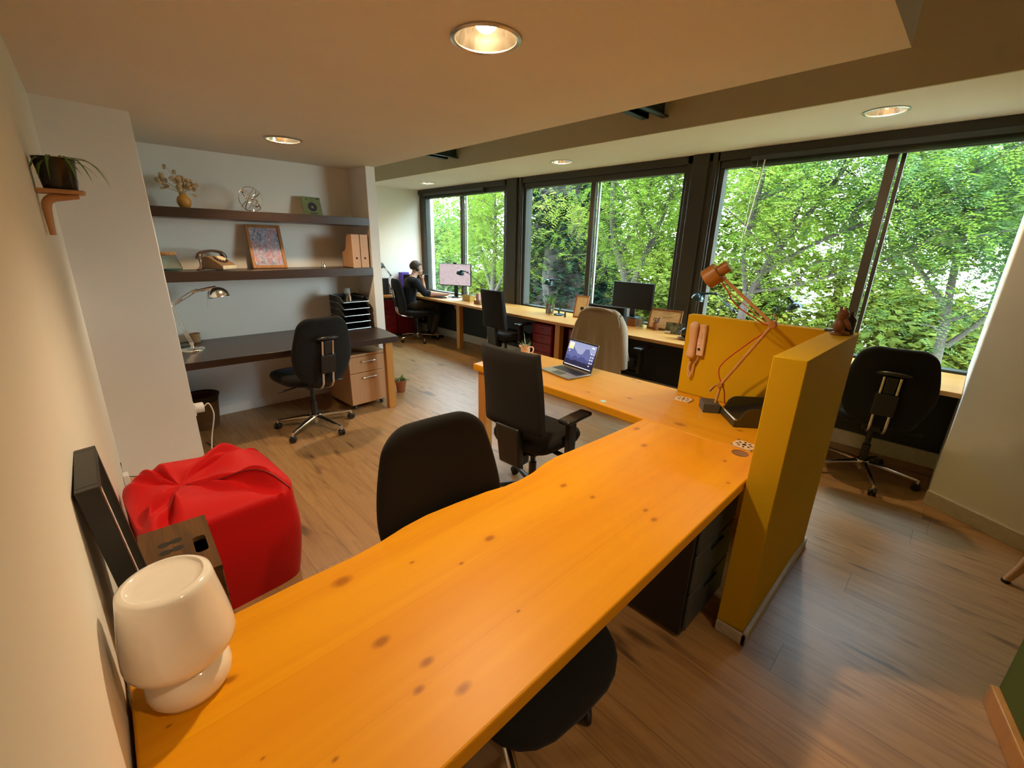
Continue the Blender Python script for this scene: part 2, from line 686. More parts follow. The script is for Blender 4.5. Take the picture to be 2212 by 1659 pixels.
b = B()
b.hexa([(-0.6, -3.2, 0), (wx(-3.2, 0), -3.2, 0), (wx(3.75, 0), 3.75, 0), (-0.6, 3.75, 0),
        (-0.6, -3.2, 3.3), (wx(-3.2, 3.3), -3.2, 3.3), (wx(3.75, 3.3), 3.75, 3.3), (-0.6, 3.75, 3.3)])
struct(b.done('wall_left', M['wall']))
# pillar that closes the alcove on the left
b = B().prism([(-0.6, 3.62), (wx(3.645, 1) - 0.05, 3.635), (0.384, 3.702), (0.384, 4.85), (-0.6, 4.85)], 0, 3.3)
struct(b.done('wall_pillar', M['wall'], bevel=0.006))
struct(B().box(-0.6, 2.25, 4.78, 5.0, 0, 3.3).done('wall_alcove', M['wall']))
struct(B().box(2.2, 2.30, 4.40, 8.0, 0, ZC + 0.002).done('wall_partition', M['wall'], bevel=0.004))
struct(B().box(2.2, 5.1, YF, YF + 0.2, 0, 3.3).done('wall_far', M['wall']))
struct(B().box(-0.6, 5.2, -3.4, -3.2, 0, 3.3).done('wall_back', M['wall']))
# right-hand wall: jamb towards the window, then an angled face
b = B().prism([(3.895, -0.125), (5.0, -0.135), (5.0, -1.9), (3.2, -1.9), (3.62, -0.60)], 0, 3.3)
struct(b.done('wall_right', M['wall'], bevel=0.006))
struct(B().box(3.2, 5.2, -3.2, -1.9, 0, 3.3).done('wall_right_back', M['wall']))
struct(B().prism([(2.19, -0.43), (1.90, -0.50), (1.4, -0.62), (1.4, -1.2), (2.5, -1.2), (2.40, -0.60)], 0, 3.3).done('wall_entry', M['olive']))
b = B().prism([(2.185, -0.405), (1.895, -0.475), (1.40, -0.595), (1.40, -0.622), (1.90, -0.502), (2.19, -0.432)], 0, 0.09)
struct(b.done('baseboard_entry', M['pineleg'], bevel=0.004))

# ceilings
struct(B().box(-0.6, 2.295, 0.352, 8.0, ZC, ZC + 0.45).done('ceiling', M['ceil']))
struct(B().box(XB, 5.1, -3.2, 8.0, ZN, 3.3).done('ceiling_bay', [M['ceil']]))
struct(B().box(XB - 0.02, XB, -3.2, 8.0, ZN - 0.0, 3.3).done('wall_bulkhead', M['bulk']))
struct(B().box(-1.0, 5.3, -3.5, 8.0, 3.3, 3.45).done('ceiling_upper', M['ceil']))

struct(B().box(2.19, 2.25, 4.98, 8.0, ZC + 0.44, 3.3).done('wall_leak_block', M['wall']))  # unseen box added to keep outdoor light from leaking through the ceiling void

# window wall: parapet, piers and head
struct(B().box(4.62, 4.98, -0.2, YF, 0, 0.712).done('wall_window', M['parapet']))
struct(B().box(4.595, 4.62, -0.15, YF, 0, 0.13).done('baseboard_window', M['skirt'], bevel=0.004))
struct(B().box(0.384, 2.2, 4.765, 4.78, 0, 0.09).done('baseboard_alcove', M['wall'], bevel=0.003))
b = B().prism([(wx(3.6, 0), 3.585), (0.386, 3.655), (0.40, 3.70), (0.384, 3.702), (wx(3.6, 0), 3.64)], 0, 0.085)
struct(b.done('baseboard_pillar', M['beech'], bevel=0.003))
b = B().prism([(3.88, -0.115), (3.602, -0.60), (3.622, -0.61), (3.898, -0.128)], 0, 0.10)
struct(b.done('baseboard_right', M['skirt'], bevel=0.003))

PIERS = [(7.30, YF), (4.775, 5.155), (2.02, 2.35), (-0.30, -0.155)]
for i, (a, c) in enumerate(PIERS[1:3]):
    q = B().box(XW - 0.03, 4.98, a, c, 0.712, ZN)
    q.box(XW - 0.055, XW - 0.03, a + 0.10, c - 0.06, 0.75, ZN - 0.001)
    q.box(XW - 0.042, XW - 0.03, a + 0.02, a + 0.07, 0.75, ZN - 0.001)
    struct(q.done('trim_%d' % (i + 1), M['frame'], bevel=0.004))
struct(B().box(XW - 0.03, 4.98, -0.2, YF, 2.47, ZN).done('trim_3', M['frame'], bevel=0.004))

# three windows, each a frame with two sashes and panes
WINS = [(5.155, 7.53, 6.27), (2.35, 4.775, 3.57), (-0.14, 2.02, 0.675)]
for i, (a, c, mid) in enumerate(WINS):
    left_w = 0.20 if i == 0 else 0.045
    right_w = 0.0 if i == 2 else 0.045
    q = B()
    q.box(XW, 4.90, a, c, 0.712, 0.765)                    # sill rail
    q.box(XW, 4.90, a, c, 2.40, 2.47)                      # head rail
    q.box(XW, 4.90, c - left_w, c, 0.765, 2.40)
    if right_w:
        q.box(XW, 4.90, a, a + right_w, 0.765, 2.40)
    w = struct(q.done('window_%d' % (i + 1), M['frame'], bevel=0.004))
    # meeting stile
    B().box(XW + 0.01, XW + 0.06, mid - 0.035, mid + 0.035, 0.765, 2.40).done('mullion', M['frame'], w, bevel=0.004)
    B().box(XW + 0.06, XW + 0.09, mid - 0.075, mid - 0.045, 0.765, 2.40).done('sash_edge', M['alu'] if i < 2 else M['frame'], w, bevel=0.003)
    for y0, y1, x in ((a + right_w, mid, XW + 0.075), (mid, c - left_w, XW + 0.035)):
        B().box(x, x + 0.006, y0, y1, 0.765, 2.40).done('pane', M['pane'], w)

# raised blinds
def blind(y0, y1, x, label):
    t = thing('venetian_blind', label, 'blind', (x, (y0 + y1) / 2, 2.40))
    h = (y1 - y0) / 2
    B().box(-0.03, 0.0, -h, h, 0.03, 0.075).done('headrail', M['greypl'], t, bevel=0.003)
    q = B()
    for k in range(7):
        q.box(-0.032, 0.0, -h + 0.01, h - 0.01, 0.026 - 0.006 * k, 0.028 - 0.006 * k)
    q.done('slat_stack', M['frame'], t)
    B().box(-0.032, 0.0, -h + 0.01, h - 0.01, -0.024, -0.015).done('bottom_rail', M['greypl'], t, bevel=0.002)
    return t


t = blind(5.62, 7.30, XW - 0.033, 'raised grey venetian blind over the window in the far corner')
B().tube([(-0.045, 0.80, 0.02), (-0.05, 0.80, -0.75)], 0.005, 6).done('wand', M['glassobj'], t)
t = blind(-0.14, 1.72, XW - 0.033, 'raised dark venetian blind along the head of the rightmost window')
B().tube([(-0.045, 0.80, 0.03), (-0.075, 0.86, -0.62)], 0.006, 6).done('wand', M['cablewhite'], t)
B().tube([(-0.045, 0.86, 0.03), (-0.05, 0.885, -0.7)], 0.002, 5).done('cord', M['cablewhite'], t)

# ---------------------------------------------------------------- ceiling downlights


def downlight(x, y, z, label, power, r=0.115, spot=True, bulb=(1.0, 0.62, 0.28), estr=170, cone=115):
    t = thing('ceiling_downlight', label, 'ceiling light', (x, y, z), 0, 'recessed ceiling downlights')
    q = B()
    q.lathe([(r, 0.002), (r + 0.012, -0.001), (r + 0.013, -0.006), (r + 0.004, -0.010), (r - 0.004, -0.006), (r - 0.004, 0.0)], 36, cap0=False, cap1=False)
    q.done('rim', M['alu'], t)
    q = B()
    q.lathe([(r - 0.004, -0.002), (r - 0.012, 0.03), (r - 0.03, 0.065), (r - 0.055, 0.085), (0.03, 0.092)], 36, cap0=False, cap1=False)
    q.done('reflector', M['chrome'], t)
    B().lathe([(0.03, 0.0925), (0.03, 0.10), (0.001, 0.10)], 20, cap0=False).done('lamp_holder', M['alu'], t)
    bl = B().sphere((0.0, 0.0, 0.056), (0.044, 0.044, 0.040), 16, 10).done('bulb', emit_mat('warm bulb %d' % len(bpy.data.materials), bulb, estr), t)
    if power:
        d = bpy.data.lights.new('downlight_lamp', 'SPOT')
        d.energy = power
        d.color = (1.0, 0.76, 0.49)
        d.spot_size = math.radians(cone)
        d.spot_blend = 0.55
        d.shadow_soft_size = 0.045
        o = bpy.data.objects.new('downlight_lamp', d)
        COL.objects.link(o)
        o.parent = t
        o.location = (0, 0, -0.012)
    return t


def cut(o, x, y, r, z0, z1):
    """round hole for a recessed lamp"""
    c = B().lathe([(r, z0), (r, z1)], 36, (x, y, 0)).done('cutter', M['ceil'])
    md = o.modifiers.new('hole', 'BOOLEAN')
    md.operation = 'DIFFERENCE'
    md.object = c
    md.solver = 'EXACT'
    dg = bpy.context.evaluated_depsgraph_get()
    me = bpy.data.meshes.new_from_object(o.evaluated_get(dg))
    o.modifiers.clear()
    for p in me.polygons:
        p.use_smooth = False
    o.data = me
    bpy.data.objects.remove(c)


LAMPS = [(1.205, 1.412, ZC, 'large lit downlight in the dropped ceiling above the orange desk', 56, 130),
         (1.258, 3.77, ZC, 'downlight in the dropped ceiling in front of the alcove shelves', 32, 125),
         (4.12, 0.68, ZN, 'downlight over the counter by the rightmost window', 22, 125),
         (4.19, 3.58, ZN, 'downlight over the counter by the middle window', 20, 125),
         (4.28, 6.45, ZN, 'small downlight above the seated person', 20, 125)]
for x, y, z, lab, p, cone in LAMPS:
    cut(bpy.data.objects['ceiling' if z == ZC else 'ceiling_bay'], x, y, 0.113, z - 0.05, z + 0.12)
    downlight(x, y, z, lab, p, cone=cone)
cut(bpy.data.objects['ceiling_upper'], 1.2, -1.2, 0.113, 3.2, 3.42)
downlight(1.2, -1.2, 3.3, 'downlight in the upper ceiling behind the viewer', 42, cone=130)

# green steel beams that tie the dropped ceiling to the bulkhead
for y, lab in ((2.13, 'pair of dark teal steel channels crossing the ceiling gap above the middle window'),
               (4.93, 'dark teal steel channels crossing the ceiling gap near the far corner')):
    t = thing('steel_beam', lab, 'beam', (3.0, y, 2.65), 0, 'steel beams in the ceiling gap')
    q = B().box(-0.72, 0.68, -0.055, -0.045, 0.0, 0.24)
    q.box(-0.72, 0.68, -0.10, -0.045, 0.0, 0.012)
    q.box(-0.72, 0.68, -0.10, -0.045, 0.228, 0.24)
    q.done('channel', M['teal'], t, bevel=0.002)
    q = B().box(-0.72, 0.62, 0.045, 0.055, 0.0, 0.24)
    q.box(-0.72, 0.62, 0.045, 0.11, 0.0, 0.035)
    q.box(-0.72, 0.62, 0.045, 0.11, 0.228, 0.24)
    q.done('channel', M['teal'], t, bevel=0.002)
# ---------------------------------------------------------------- desks


def child_world(o, t):
    """child whose mesh is written in room coordinates"""
    o.parent = t
    o.location = -Vector(t.location)
    return o


# near desk: wavy live edge along the back
edge = [(0.0, 1.092), (0.107, 1.093), (0.253, 1.096), (0.41, 1.093), (0.50, 1.100), (0.60, 1.118), (0.691, 1.124), (0.811, 1.114),
        (0.943, 1.098), (1.018, 1.080), (1.10, 1.074), (1.178, 1.080), (1.28, 1.102), (1.36, 1.108), (1.50, 1.098), (1.681, 1.088), (1.88, 1.080), (2.053, 1.076)]
t = thing('near_desk', 'orange varnished pine desk running from the left wall, holding the white lamp', 'desk', (1.0, 0.77, 0))
poly = [(wx(0.45, .75) + 0.008, 0.452), (1.765, 0.452), (2.053, 0.452)] + edge[::-1] + [(wx(1.09, .75) + 0.008, 1.092)]
child_world(B().prism(poly, 0.703, 0.75).done('tabletop', M['pinenear'], bevel=0.006, seg=3), t)
child_world(B().box(-0.105, -0.06, 0.50, 1.05, 0.0, 0.703).done('side_support', M['parapet'], bevel=0.003), t)
c = B().lathe([(0.034, 0.7495), (0.036, 0.7515), (0.030, 0.7520), (0.030, 0.7505)], 28, (2.021, 0.561, 0)).done('cable_hole', M['brownwood'])
child_world(c, t)

t = thing('long_desk', 'orange varnished pine desk along the yellow partition, holding the laptop', 'desk', (2.37, 1.5, 0))
poly = [(2.056, 0.452), (2.70, 0.452), (2.70, 1.3), (2.685, 2.55), (2.40, 2.60), (2.058, 2.56), (2.062, 2.2), (2.075, 1.8), (2.068, 1.4), (2.056, 1.08)]
child_world(B().prism(poly, 0.698, 0.75).done('tabletop', M['pinelong'], bevel=0.006, seg=3), t)
child_world(B().box(2.075, 2.155, 2.44, 2.52, 0, 0.698).done('leg', M['pineleg'], bevel=0.004), t)
child_world(B().box(2.58, 2.66, 2.44, 2.52, 0, 0.698).done('leg', M['pineleg'], bevel=0.004), t)
child_world(B().lathe([(0.017, 0.7502), (0.018, 0.7515), (0.0, 0.7517)], 20, (2.12, 1.385, 0), cap0=False).done('cable_cap', M['alu']), t)

# black pedestal under the near desk
t = thing('desk_pedestal', 'black pedestal cabinet under the orange desk beside the yellow partition', 'cabinet', (1.78, 0.80, 0))
B().box(-0.21, 0.21, -0.27, 0.27, 0.02, 0.66).done('carcass', M['blackpl'], t, bevel=0.006)
for k, (z0, z1) in enumerate(((0.05, 0.24), (0.25, 0.44), (0.45, 0.64))):
    d = B().box(-0.20, 0.20, -0.285, -0.271, z0, z1).done('drawer', M['greypl'], t, bevel=0.004)
    B().box(-0.06, 0.06, -0.296, -0.286, z1 - 0.03, z1 - 0.018).done('drawer_pull', M['blackpl'], d, bevel=0.002)

# yellow L-shaped partition
t = thing('yellow_partition', 'mustard yellow L-shaped half-height partition between the two desk areas', 'partition', (2.3, 0.4, 0))
q = B()
q.hexa([(1.770, 0.338, 0.0), (2.725, 0.330, 0.0), (2.725, 0.4505, 0.0), (1.762, 0.4475, 0.0),
        (1.785, 0.338, 1.275), (2.720, 0.333, 1.262), (2.720, 0.4505, 1.262), (1.778, 0.4475, 1.275)])
child_world(q.done('end_panel', M['yellow'], bevel=0.003), t)
q = B().hexa([(2.660, 0.4505, 0.752), (2.725, 0.4505, 0.752), (2.725, 1.180, 0.752), (2.660, 1.180, 0.752),
              (2.656, 0.4505, 1.262), (2.720, 0.4505, 1.262), (2.720, 1.176, 1.255), (2.656, 1.176, 1.255)])
child_world(q.done('phone_panel', M['yellow'], bevel=0.003), t)
q = B().hexa([(2.702, 0.4505, 0.0), (2.725, 0.4505, 0.0), (2.725, 1.180, 0.0), (2.702, 1.180, 0.0),
              (2.702, 0.4505, 0.752), (2.725, 0.4505, 0.752), (2.725, 1.180, 0.752), (2.702, 1.180, 0.752)])
child_world(q.done('lower_panel', M['yellow']), t)
q = B()
q.box(1.748, 2.74, 0.318, 0.337, 0, 0.055)
q.box(1.748, 1.7605, 0.318, 0.445, 0, 0.055)
child_world(q.done('baseboard', M['skirt'], bevel=0.003), t)

# window counter
t = thing('window_counter', 'long pale pine counter under the windows', 'counter', (4.4, 3.6, 0))
child_world(B().prism([(4.095, -0.124), (4.76, -0.131), (4.76, 7.50), (3.46, 7.50), (3.46, 6.92), (4.05, 6.90), (4.09, 6.6), (4.09, 5.4), (4.03, 3.6), (4.05, 2.2), (4.045, 1.8)], 0.715, 0.75)
            .done('worktop', M['pinecounter'], bevel=0.004), t)
for x, y in ((4.205, 5.56), (4.16, 3.45), (4.20, 1.0), (3.503, 7.0)):
    child_world(B().box(x - 0.04, x + 0.04, y - 0.04, y + 0.04, 0, 0.715).done('leg', M['pineleg'], bevel=0.004), t)
child_world(B().lathe([(0.03, 0.7502), (0.032, 0.7516), (0.0, 0.7518)], 24, (4.28, 4.02, 0), cap0=False).done('cable_cap', M['alu']), t)

# red drawer units


def red_unit(x, y, rz, label, w=0.34, d=0.44, h=0.66, n=5):
    t = thing('red_drawer_unit', label, 'drawer unit', (x, y, 0), rz, 'red drawer units under the counter')
    q = B().box(-w / 2, w / 2, -d / 2, d / 2, 0.05, h)
    q.done('carcass', M['redmetal'], t, bevel=0.004)
    for sx in (-1, 1):
        for sy in (-1, 1):
            B().lathe([(0.018, 0), (0.018, 0.05)], 12, (sx * (w / 2 - 0.04), sy * (d / 2 - 0.04), 0)).done('foot', M['blackpl'], t)
    hh = (h - 0.07) / n
    for k in range(n):
        z = 0.06 + k * hh
        dr = B().box(-w / 2 + 0.008, w / 2 - 0.008, d / 2, d / 2 + 0.012, z + 0.004, z + hh - 0.004).done('drawer', M['redmetal'], t, bevel=0.003)
        B().box(-0.04, 0.04, d / 2 + 0.012, d / 2 + 0.022, z + hh * 0.55, z + hh * 0.55 + 0.012).done('drawer_pull', M['redmetal'], dr, bevel=0.002)
    return t


red_unit(4.38, 3.735, PI / 2, 'bright red drawer unit under the counter beside the pine post')
red_unit(4.42, 3.16, PI / 2, 'dark red drawer unit under the counter behind the draped jacket')
red_unit(3.72, 7.22, PI, 'red drawer unit under the far corner counter nearest the white wall')
red_unit(4.08, 7.23, PI, 'red drawer unit under the far corner counter behind the seated person')

# wenge desk and shelves in the alcove
t = thing('alcove_desk', 'dark brown desk filling the white alcove below the shelves', 'desk', (1.25, 4.3, 0))
child_world(B().prism([(0.388, 3.905), (2.135, 3.84), (2.19, 4.20), (2.196, 4.775), (0.388, 4.775)], 0.694, 0.75).done('tabletop', M['darkwood'], bevel=0.002), t)
child_world(B().box(2.01, 2.085, 3.875, 3.93, 0, 0.694).done('leg', M['pineleg'], bevel=0.003), t)
child_world(B().box(2.01, 2.085, 4.66, 4.74, 0, 0.694).done('leg', M['pineleg'], bevel=0.003), t)
for z0, z1, lab in ((1.79, 1.865, 'upper dark brown floating shelf in the alcove, holding the dried flowers'),
                    (1.30, 1.378, 'lower dark brown floating shelf in the alcove, holding the rotary telephone')):
    o = B().box(0.386, 2.198, 4.395, 4.778, z0, z1).done('wall_shelf', M['darkwood'], bevel=0.002)
    tag(o, lab, 'shelf')

# beech pedestal on castors
t = thing('drawer_pedestal', 'beech drawer pedestal on castors under the right end of the dark desk', 'cabinet', (1.875, 4.29, 0), math.radians(3))
B().box(-0.20, 0.20, -0.235, 0.27, 0.055, 0.555).done('carcass', M['beech'], t, bevel=0.003)
B().box(-0.205, 0.205, -0.26, 0.275, 0.556, 0.582).done('top_panel', M['beech'], t, bevel=0.003)
for z0, z1 in ((0.06, 0.385), (0.39, 0.55)):
    d = B().box(-0.20, 0.20, -0.255, -0.236, z0, z1).done('drawer', M['beech'], t, bevel=0.003)
    zz = z1 - 0.05
    B().tube([(-0.07, -0.256, zz), (-0.065, -0.275, zz), (0, -0.282, zz + 0.003), (0.065, -0.275, zz), (0.07, -0.256, zz)], 0.009, 8, smooth=4, flat=0.8).done('handle', M['alu'], d)
for sx in (-0.15, 0.15):
    for sy in (-0.2, 0.22):
        q = B()
        q.M = Matrix.Translation((sx, sy, 0.024)) @ Matrix.Rotation(PI / 2, 4, 'Y')
        q.lathe([(0.0, -0.012), (0.022, -0.012), (0.024, -0.008), (0.024, 0.008), (0.022, 0.012), (0.0, 0.012)], 16, cap0=False, cap1=False)
        q.M = Matrix.Identity(4)
        q.box(sx - 0.006, sx + 0.006, sy - 0.006, sy + 0.006, 0.03, 0.056)
        q.done('castor', M['greypl'], t)
# ---------------------------------------------------------------- office chairs (local +y is the way the sitter faces)


def cushion(b, w0, w1, d, th, n=28, back_round=0.35, p=3.2, dish=0.012, front_drop=0.03, z=0.0, y0=0.0):
    """rounded upholstered pad: width w0 at the back, w1 at the front, depth d"""
    rings = []
    prof = [(0.80, -th * 0.5), (0.95, -th * 0.42), (1.0, -th * 0.1), (1.0, th * 0.12), (0.96, th * 0.36), (0.86, th * 0.5), (0.6, th * 0.5), (0.25, th * 0.5)]
    for s, zz in prof:
        r = []
        for k in range(n):
            a = 2 * PI * k / n
            cx, cy = math.cos(a), math.sin(a)
            x = math.copysign(abs(cx) ** (2 / p), cx)
            y = math.copysign(abs(cy) ** (2 / p), cy)
            t = (y + 1) / 2
            w = lerp(w0, w1, t)
            X, Y = x * w / 2 * s, y * d / 2 * s
            dz = -dish * (1 - (s if zz > 0 else 1)) - front_drop * max(0, y * s) ** 3
            r.append((X, y0 + Y, z + zz + dz))
        rings.append(r)
    b.rings(rings)
    return b


def shield_back(b, H=0.60, wt=0.36, wm=0.50, wb=0.36, th=0.055, n=28, m=44, bend=0.05):
    """upright pad in local xz, thickness along y; z from 0 to H, corners rounded"""
    rt, rb = 0.085, 0.12

    def vz(v):
        return 0.5 - 0.5 * math.cos(v * PI)

    def half(z):
        t = z / H
        w = lerp(wb, wm, sstep(-0.1, 0.45, t)) if t < 0.45 else lerp(wm, wt, ((t - 0.45) / 0.55) ** 1.6)
        w /= 2
        if z > H - rt:
            k = (z - (H - rt)) / rt
            w -= rt * (1 - math.sqrt(max(0.0, 1 - k * k)))
        if z < rb:
            k = (rb - z) / rb
            w -= rb * (1 - math.sqrt(max(0.0, 1 - k * k)))
        return max(0.012, w)

    def fn(side):
        def f(u, v):
            a = -math.cos(u * PI)
            z = vz(v) * H
            w = half(z)
            x = a * w
            t = z / H
            edge = math.sqrt(max(0.0, 1 - abs(a) ** 6)) * math.sqrt(max(0.0, 1 - abs(2 * t - 1) ** 14))
            crown = 0.014 * (1 - a * a) if side < 0 else 0.0
            y = -bend * 0.5 * math.sin(t * PI) + 0.045 * (x / 0.25) ** 2 + side * (th / 2 * (0.12 + 0.88 * edge)) + crown * 0
            return (x, y, z)
        return f
    f0, f1 = fn(-1), fn(1)
    b.grid(n, m, f0, lambda u, v: Vector(f1(u, v)) - Vector(f0(u, v)))
    return b


def star_base(t, phase, mat, r=0.33, hub_z=0.115):
    for k in range(5):
        a = math.radians(phase + 72 * k)
        c, s = math.cos(a), math.sin(a)
        q = B()
        q.tube([(0.03 * c, 0.03 * s, hub_z), (0.16 * c, 0.16 * s, hub_z - 0.012), (r * c, r * s, 0.078)], [0.026, 0.020, 0.012], 10, smooth=5, flat=0.8)
        q.tube([(r * c, r * s, 0.085), (r * c, r * s, 0.05)], 0.011, 10)
        leg = q.done('base_leg', mat, t)
        q = B()
        q.M = Matrix.Translation((r * c, r * s, 0.028)) @ Matrix.Rotation(a + 0.7 * k, 4, 'Z') @ Matrix.Rotation(PI / 2, 4, 'X')
        for o in (-0.014, 0.014):
            q.lathe([(0.004, o - 0.010), (0.024, o - 0.010), (0.028, o - 0.006), (0.028, o + 0.006), (0.024, o + 0.010), (0.004, o + 0.010)], 18)
        q.lathe([(0.012, -0.012), (0.012, 0.012)], 12)
        q.done('caster', M['blackpl'], leg)
    B().lathe([(0.035, hub_z - 0.035), (0.045, hub_z - 0.02), (0.045, hub_z + 0.02), (0.03, hub_z + 0.03)], 20).done('base_hub', mat, t)
    B().lathe([(0.026, hub_z), (0.026, 0.26), (0.018, 0.262), (0.018, 0.42)], 18).done('gas_column', M['blackpl'], t)
    B().lathe([(0.016, 0.05), (0.018, 0.08), (0.016, 0.09)], 14).done('column_foot', mat, t)


def task_chair(label, loc, rz, phase=0, lean=10, grp='black task chairs with chrome back bars'):
    t = thing('task_chair', label, 'chair', (*loc, 0), math.radians(rz), grp)
    star_base(t, phase, M['chrome'])
    q = B()
    q.box(-0.07, 0.07, -0.11, 0.10, 0.40, 0.445)
    q.box(-0.10, 0.10, -0.06, 0.06, 0.43, 0.452)
    q.done('mechanism', M['blackpl'], t, bevel=0.008)
    B().tube([(0.05, -0.02, 0.425), (0.20, -0.02, 0.415), (0.28, -0.01, 0.41)], [0.006, 0.006, 0.010], 8).done('lever', M['blackpl'], t)
    B().tube([(-0.05, 0.0, 0.425), (-0.20, 0.0, 0.412), (-0.29, 0.01, 0.402)], [0.006, 0.006, 0.011], 8).done('lever', M['blackpl'], t)
    cushion(B(), 0.46, 0.53, 0.58, 0.085, z=0.490, y0=0.10).done('seat', M['blackfab'], t, ang=60)
    q = B()
    q.M = Matrix.Translation((0, -0.275, 0.49)) @ Matrix.Rotation(math.radians(lean), 4, 'X')
    shield_back(q, 0.58)
    q.done('backrest', M['blackfab'], t, ang=60)
    # back frame
    L = Matrix.Translation((0, -0.275, 0.49)) @ Matrix.Rotation(math.radians(lean), 4, 'X')

    def at(x, y, z):
        return tuple(L @ Vector((x, y, z)))
    q = B()
    q.tube([at(-0.085, -0.075, 0.43), at(-0.04, -0.088, 0.438), at(0.04, -0.088, 0.438), at(0.085, -0.075, 0.43)], [0.008, 0.014, 0.014, 0.008], 10, smooth=4)
    q.done('crossbar', M['blackpl'], t)
    for s in (-1, 1):
        x = 0.042 * s
        q = B()
        q.tube([(x, -0.06, 0.425), (x, -0.17, 0.43), (x, -0.285, 0.455), at(x, -0.068, 0.03), at(x, -0.070, 0.10), at(x, -0.072, 0.41)], 0.0085, 10, smooth=5)
        q.done('back_bar', M['chrome'], t)
    q = B()
    q.M = L
    q.box(-0.06, 0.06, -0.086, -0.045, 0.13, 0.29)
    q.box(-0.03, 0.03, -0.08, -0.045, 0.29, 0.41)
    q.done('back_bracket', M['blackpl'], t, bevel=0.006)
    return t


tc1 = task_chair('black task chair with chrome back bars at the dark alcove desk', (1.27, 3.88), 4, -4)
tcR = dup(tc1, (4.03, 0.27, 0), math.radians(-82), 'black task chair with chrome back bars behind the yellow partition', 'black task chairs with chrome back bars')
tcP = dup(tc1, (4.02, 6.52, 0), math.radians(-100), 'black task chair with chrome back bars that the person sits on', 'black task chairs with chrome back bars')
tc3 = dup(tc1, (0.755, 0.835, 0), math.radians(176), 'black task chair pushed under the orange near desk with its backrest behind it', 'black task chairs with chrome back bars')


def square_chair(label, loc, rz, phase, arms=True):
    t = thing('office_chair', label, 'chair', (*loc, 0), math.radians(rz), 'black square-backed office chairs')
    star_base(t, phase, M['blackpl'], r=0.31, hub_z=0.10)
    cushion(B(), 0.46, 0.48, 0.48, 0.10, z=0.47, y0=0.03, p=4.5).done('seat', M['blackfab2'], t, ang=60)
    q = B().box(-0.12, 0.12, -0.14, 0.12, 0.375, 0.425)
    q.done('mechanism', M['blackpl'], t, bevel=0.01)
    q = B()

    def f(u, v):
        a = (u - 0.5) * 2
        w = lerp(0.455, 0.42, v) / 2
        e = abs(a) ** 6
        zz = 0.575 + v * 0.50
        return (a * w, -0.235 - 0.04 * v * v - 0.02 * v + 0.025 * a * a - 0.03 * (1 - e * 0.55) * (1 - abs(2 * v - 1) ** 12 * 0.5), zz)

    def th(u, v):
        a = (u - 0.5) * 2
        return Vector((0, 0.055 + 0.012 * (1 - abs(a) ** 3) * math.sin(v * PI), 0))
    q.grid(16, 16, f, th)
    q.done('backrest', M['blackfab2'], t, ang=50, bevel=0.008)
    q = B()
    q.hexa([(-0.085, -0.245, 0.33), (0.085, -0.245, 0.33), (0.085, -0.19, 0.30), (-0.085, -0.19, 0.30),
            (-0.095, -0.275, 0.60), (0.095, -0.275, 0.60), (0.095, -0.215, 0.60), (-0.095, -0.215, 0.60)])
    q.box(-0.07, 0.07, -0.20, -0.12, 0.32, 0.40)
    q.done('back_spine', M['blackpl'], t, bevel=0.014, seg=3)
    if arms:
        for s in (-1, 1):
            q = B()
            x = 0.275 * s
            q.tube([(0.12 * s, 0.02, 0.385), (0.24 * s, 0.02, 0.375), (x, 0.03, 0.40)], 0.022, 10, smooth=4, flat=0.6)
            q.box(x - 0.016, x + 0.016, -0.02, 0.055, 0.38, 0.62)
            q.done('arm_post', M['blackpl'], t, bevel=0.008)
            B().box(x - 0.045, x + 0.045, -0.07, 0.185, 0.625, 0.655).done('armrest', M['blackpl'], t, bevel=0.013, seg=3)
    return t


sc = square_chair('black square-backed office chair with armrests beside the orange long desk', (1.93, 1.77), -86, 10)
sc7 = dup(sc, (4.0, 4.26, 0), math.radians(-92), 'black square-backed office chair at the window counter', 'black square-backed office chairs')
scJ = dup(sc, (4.0, 2.50, 0), math.radians(-90), 'office chair at the window counter covered by a beige jacket', 'black square-backed office chairs')

# beige jacket over the back of a chair
t = thing('jacket', 'beige jacket draped over the back of an office chair at the counter', 'jacket', (3.70, 2.50, 0))


def jk(u, v):
    """u across, v from the front hem over the top of the backrest to the back hem"""
    a = (u - 0.5) * 2
    side = 1 if v < 0.5 else -1
    k = v / 0.5 if v < 0.5 else (1 - v) / 0.5          # 0 at the hem, 1 at the top
    z = lerp(0.56 if side > 0 else 0.40, 1.055, k)
    drop = 1.055 - z
    w = lerp(0.222, 0.250, sstep(0.0, 0.12, drop)) + lerp(0, 0.075, sstep(0.1, 0.65, drop))
    y = a * w
    z -= 0.038 * sstep(0.72, 1.0, abs(a)) * sstep(0.75, 1.0, k)
    amp = sstep(0.04, 0.5, drop)
    fold = amp * (0.030 * math.sin(a * 8.5 + 0.8) + 0.018 * math.sin(a * 15 + 2.0 + drop * 2) + 0.006 * math.sin(a * 31 + drop * 5))
    depth = 0.040 + 0.05 * amp
    if drop < 0.04:
        depth *= math.sqrt(max(0.0, 1 - (1 - drop / 0.04) ** 2))
    if side < 0:
        z += 0.025 * math.sin(a * 4.2 + 0.5) * (1 - k)
    return (side * depth + side * fold - 0.035 - 0.02 * a * a * (1 - amp), y, z)


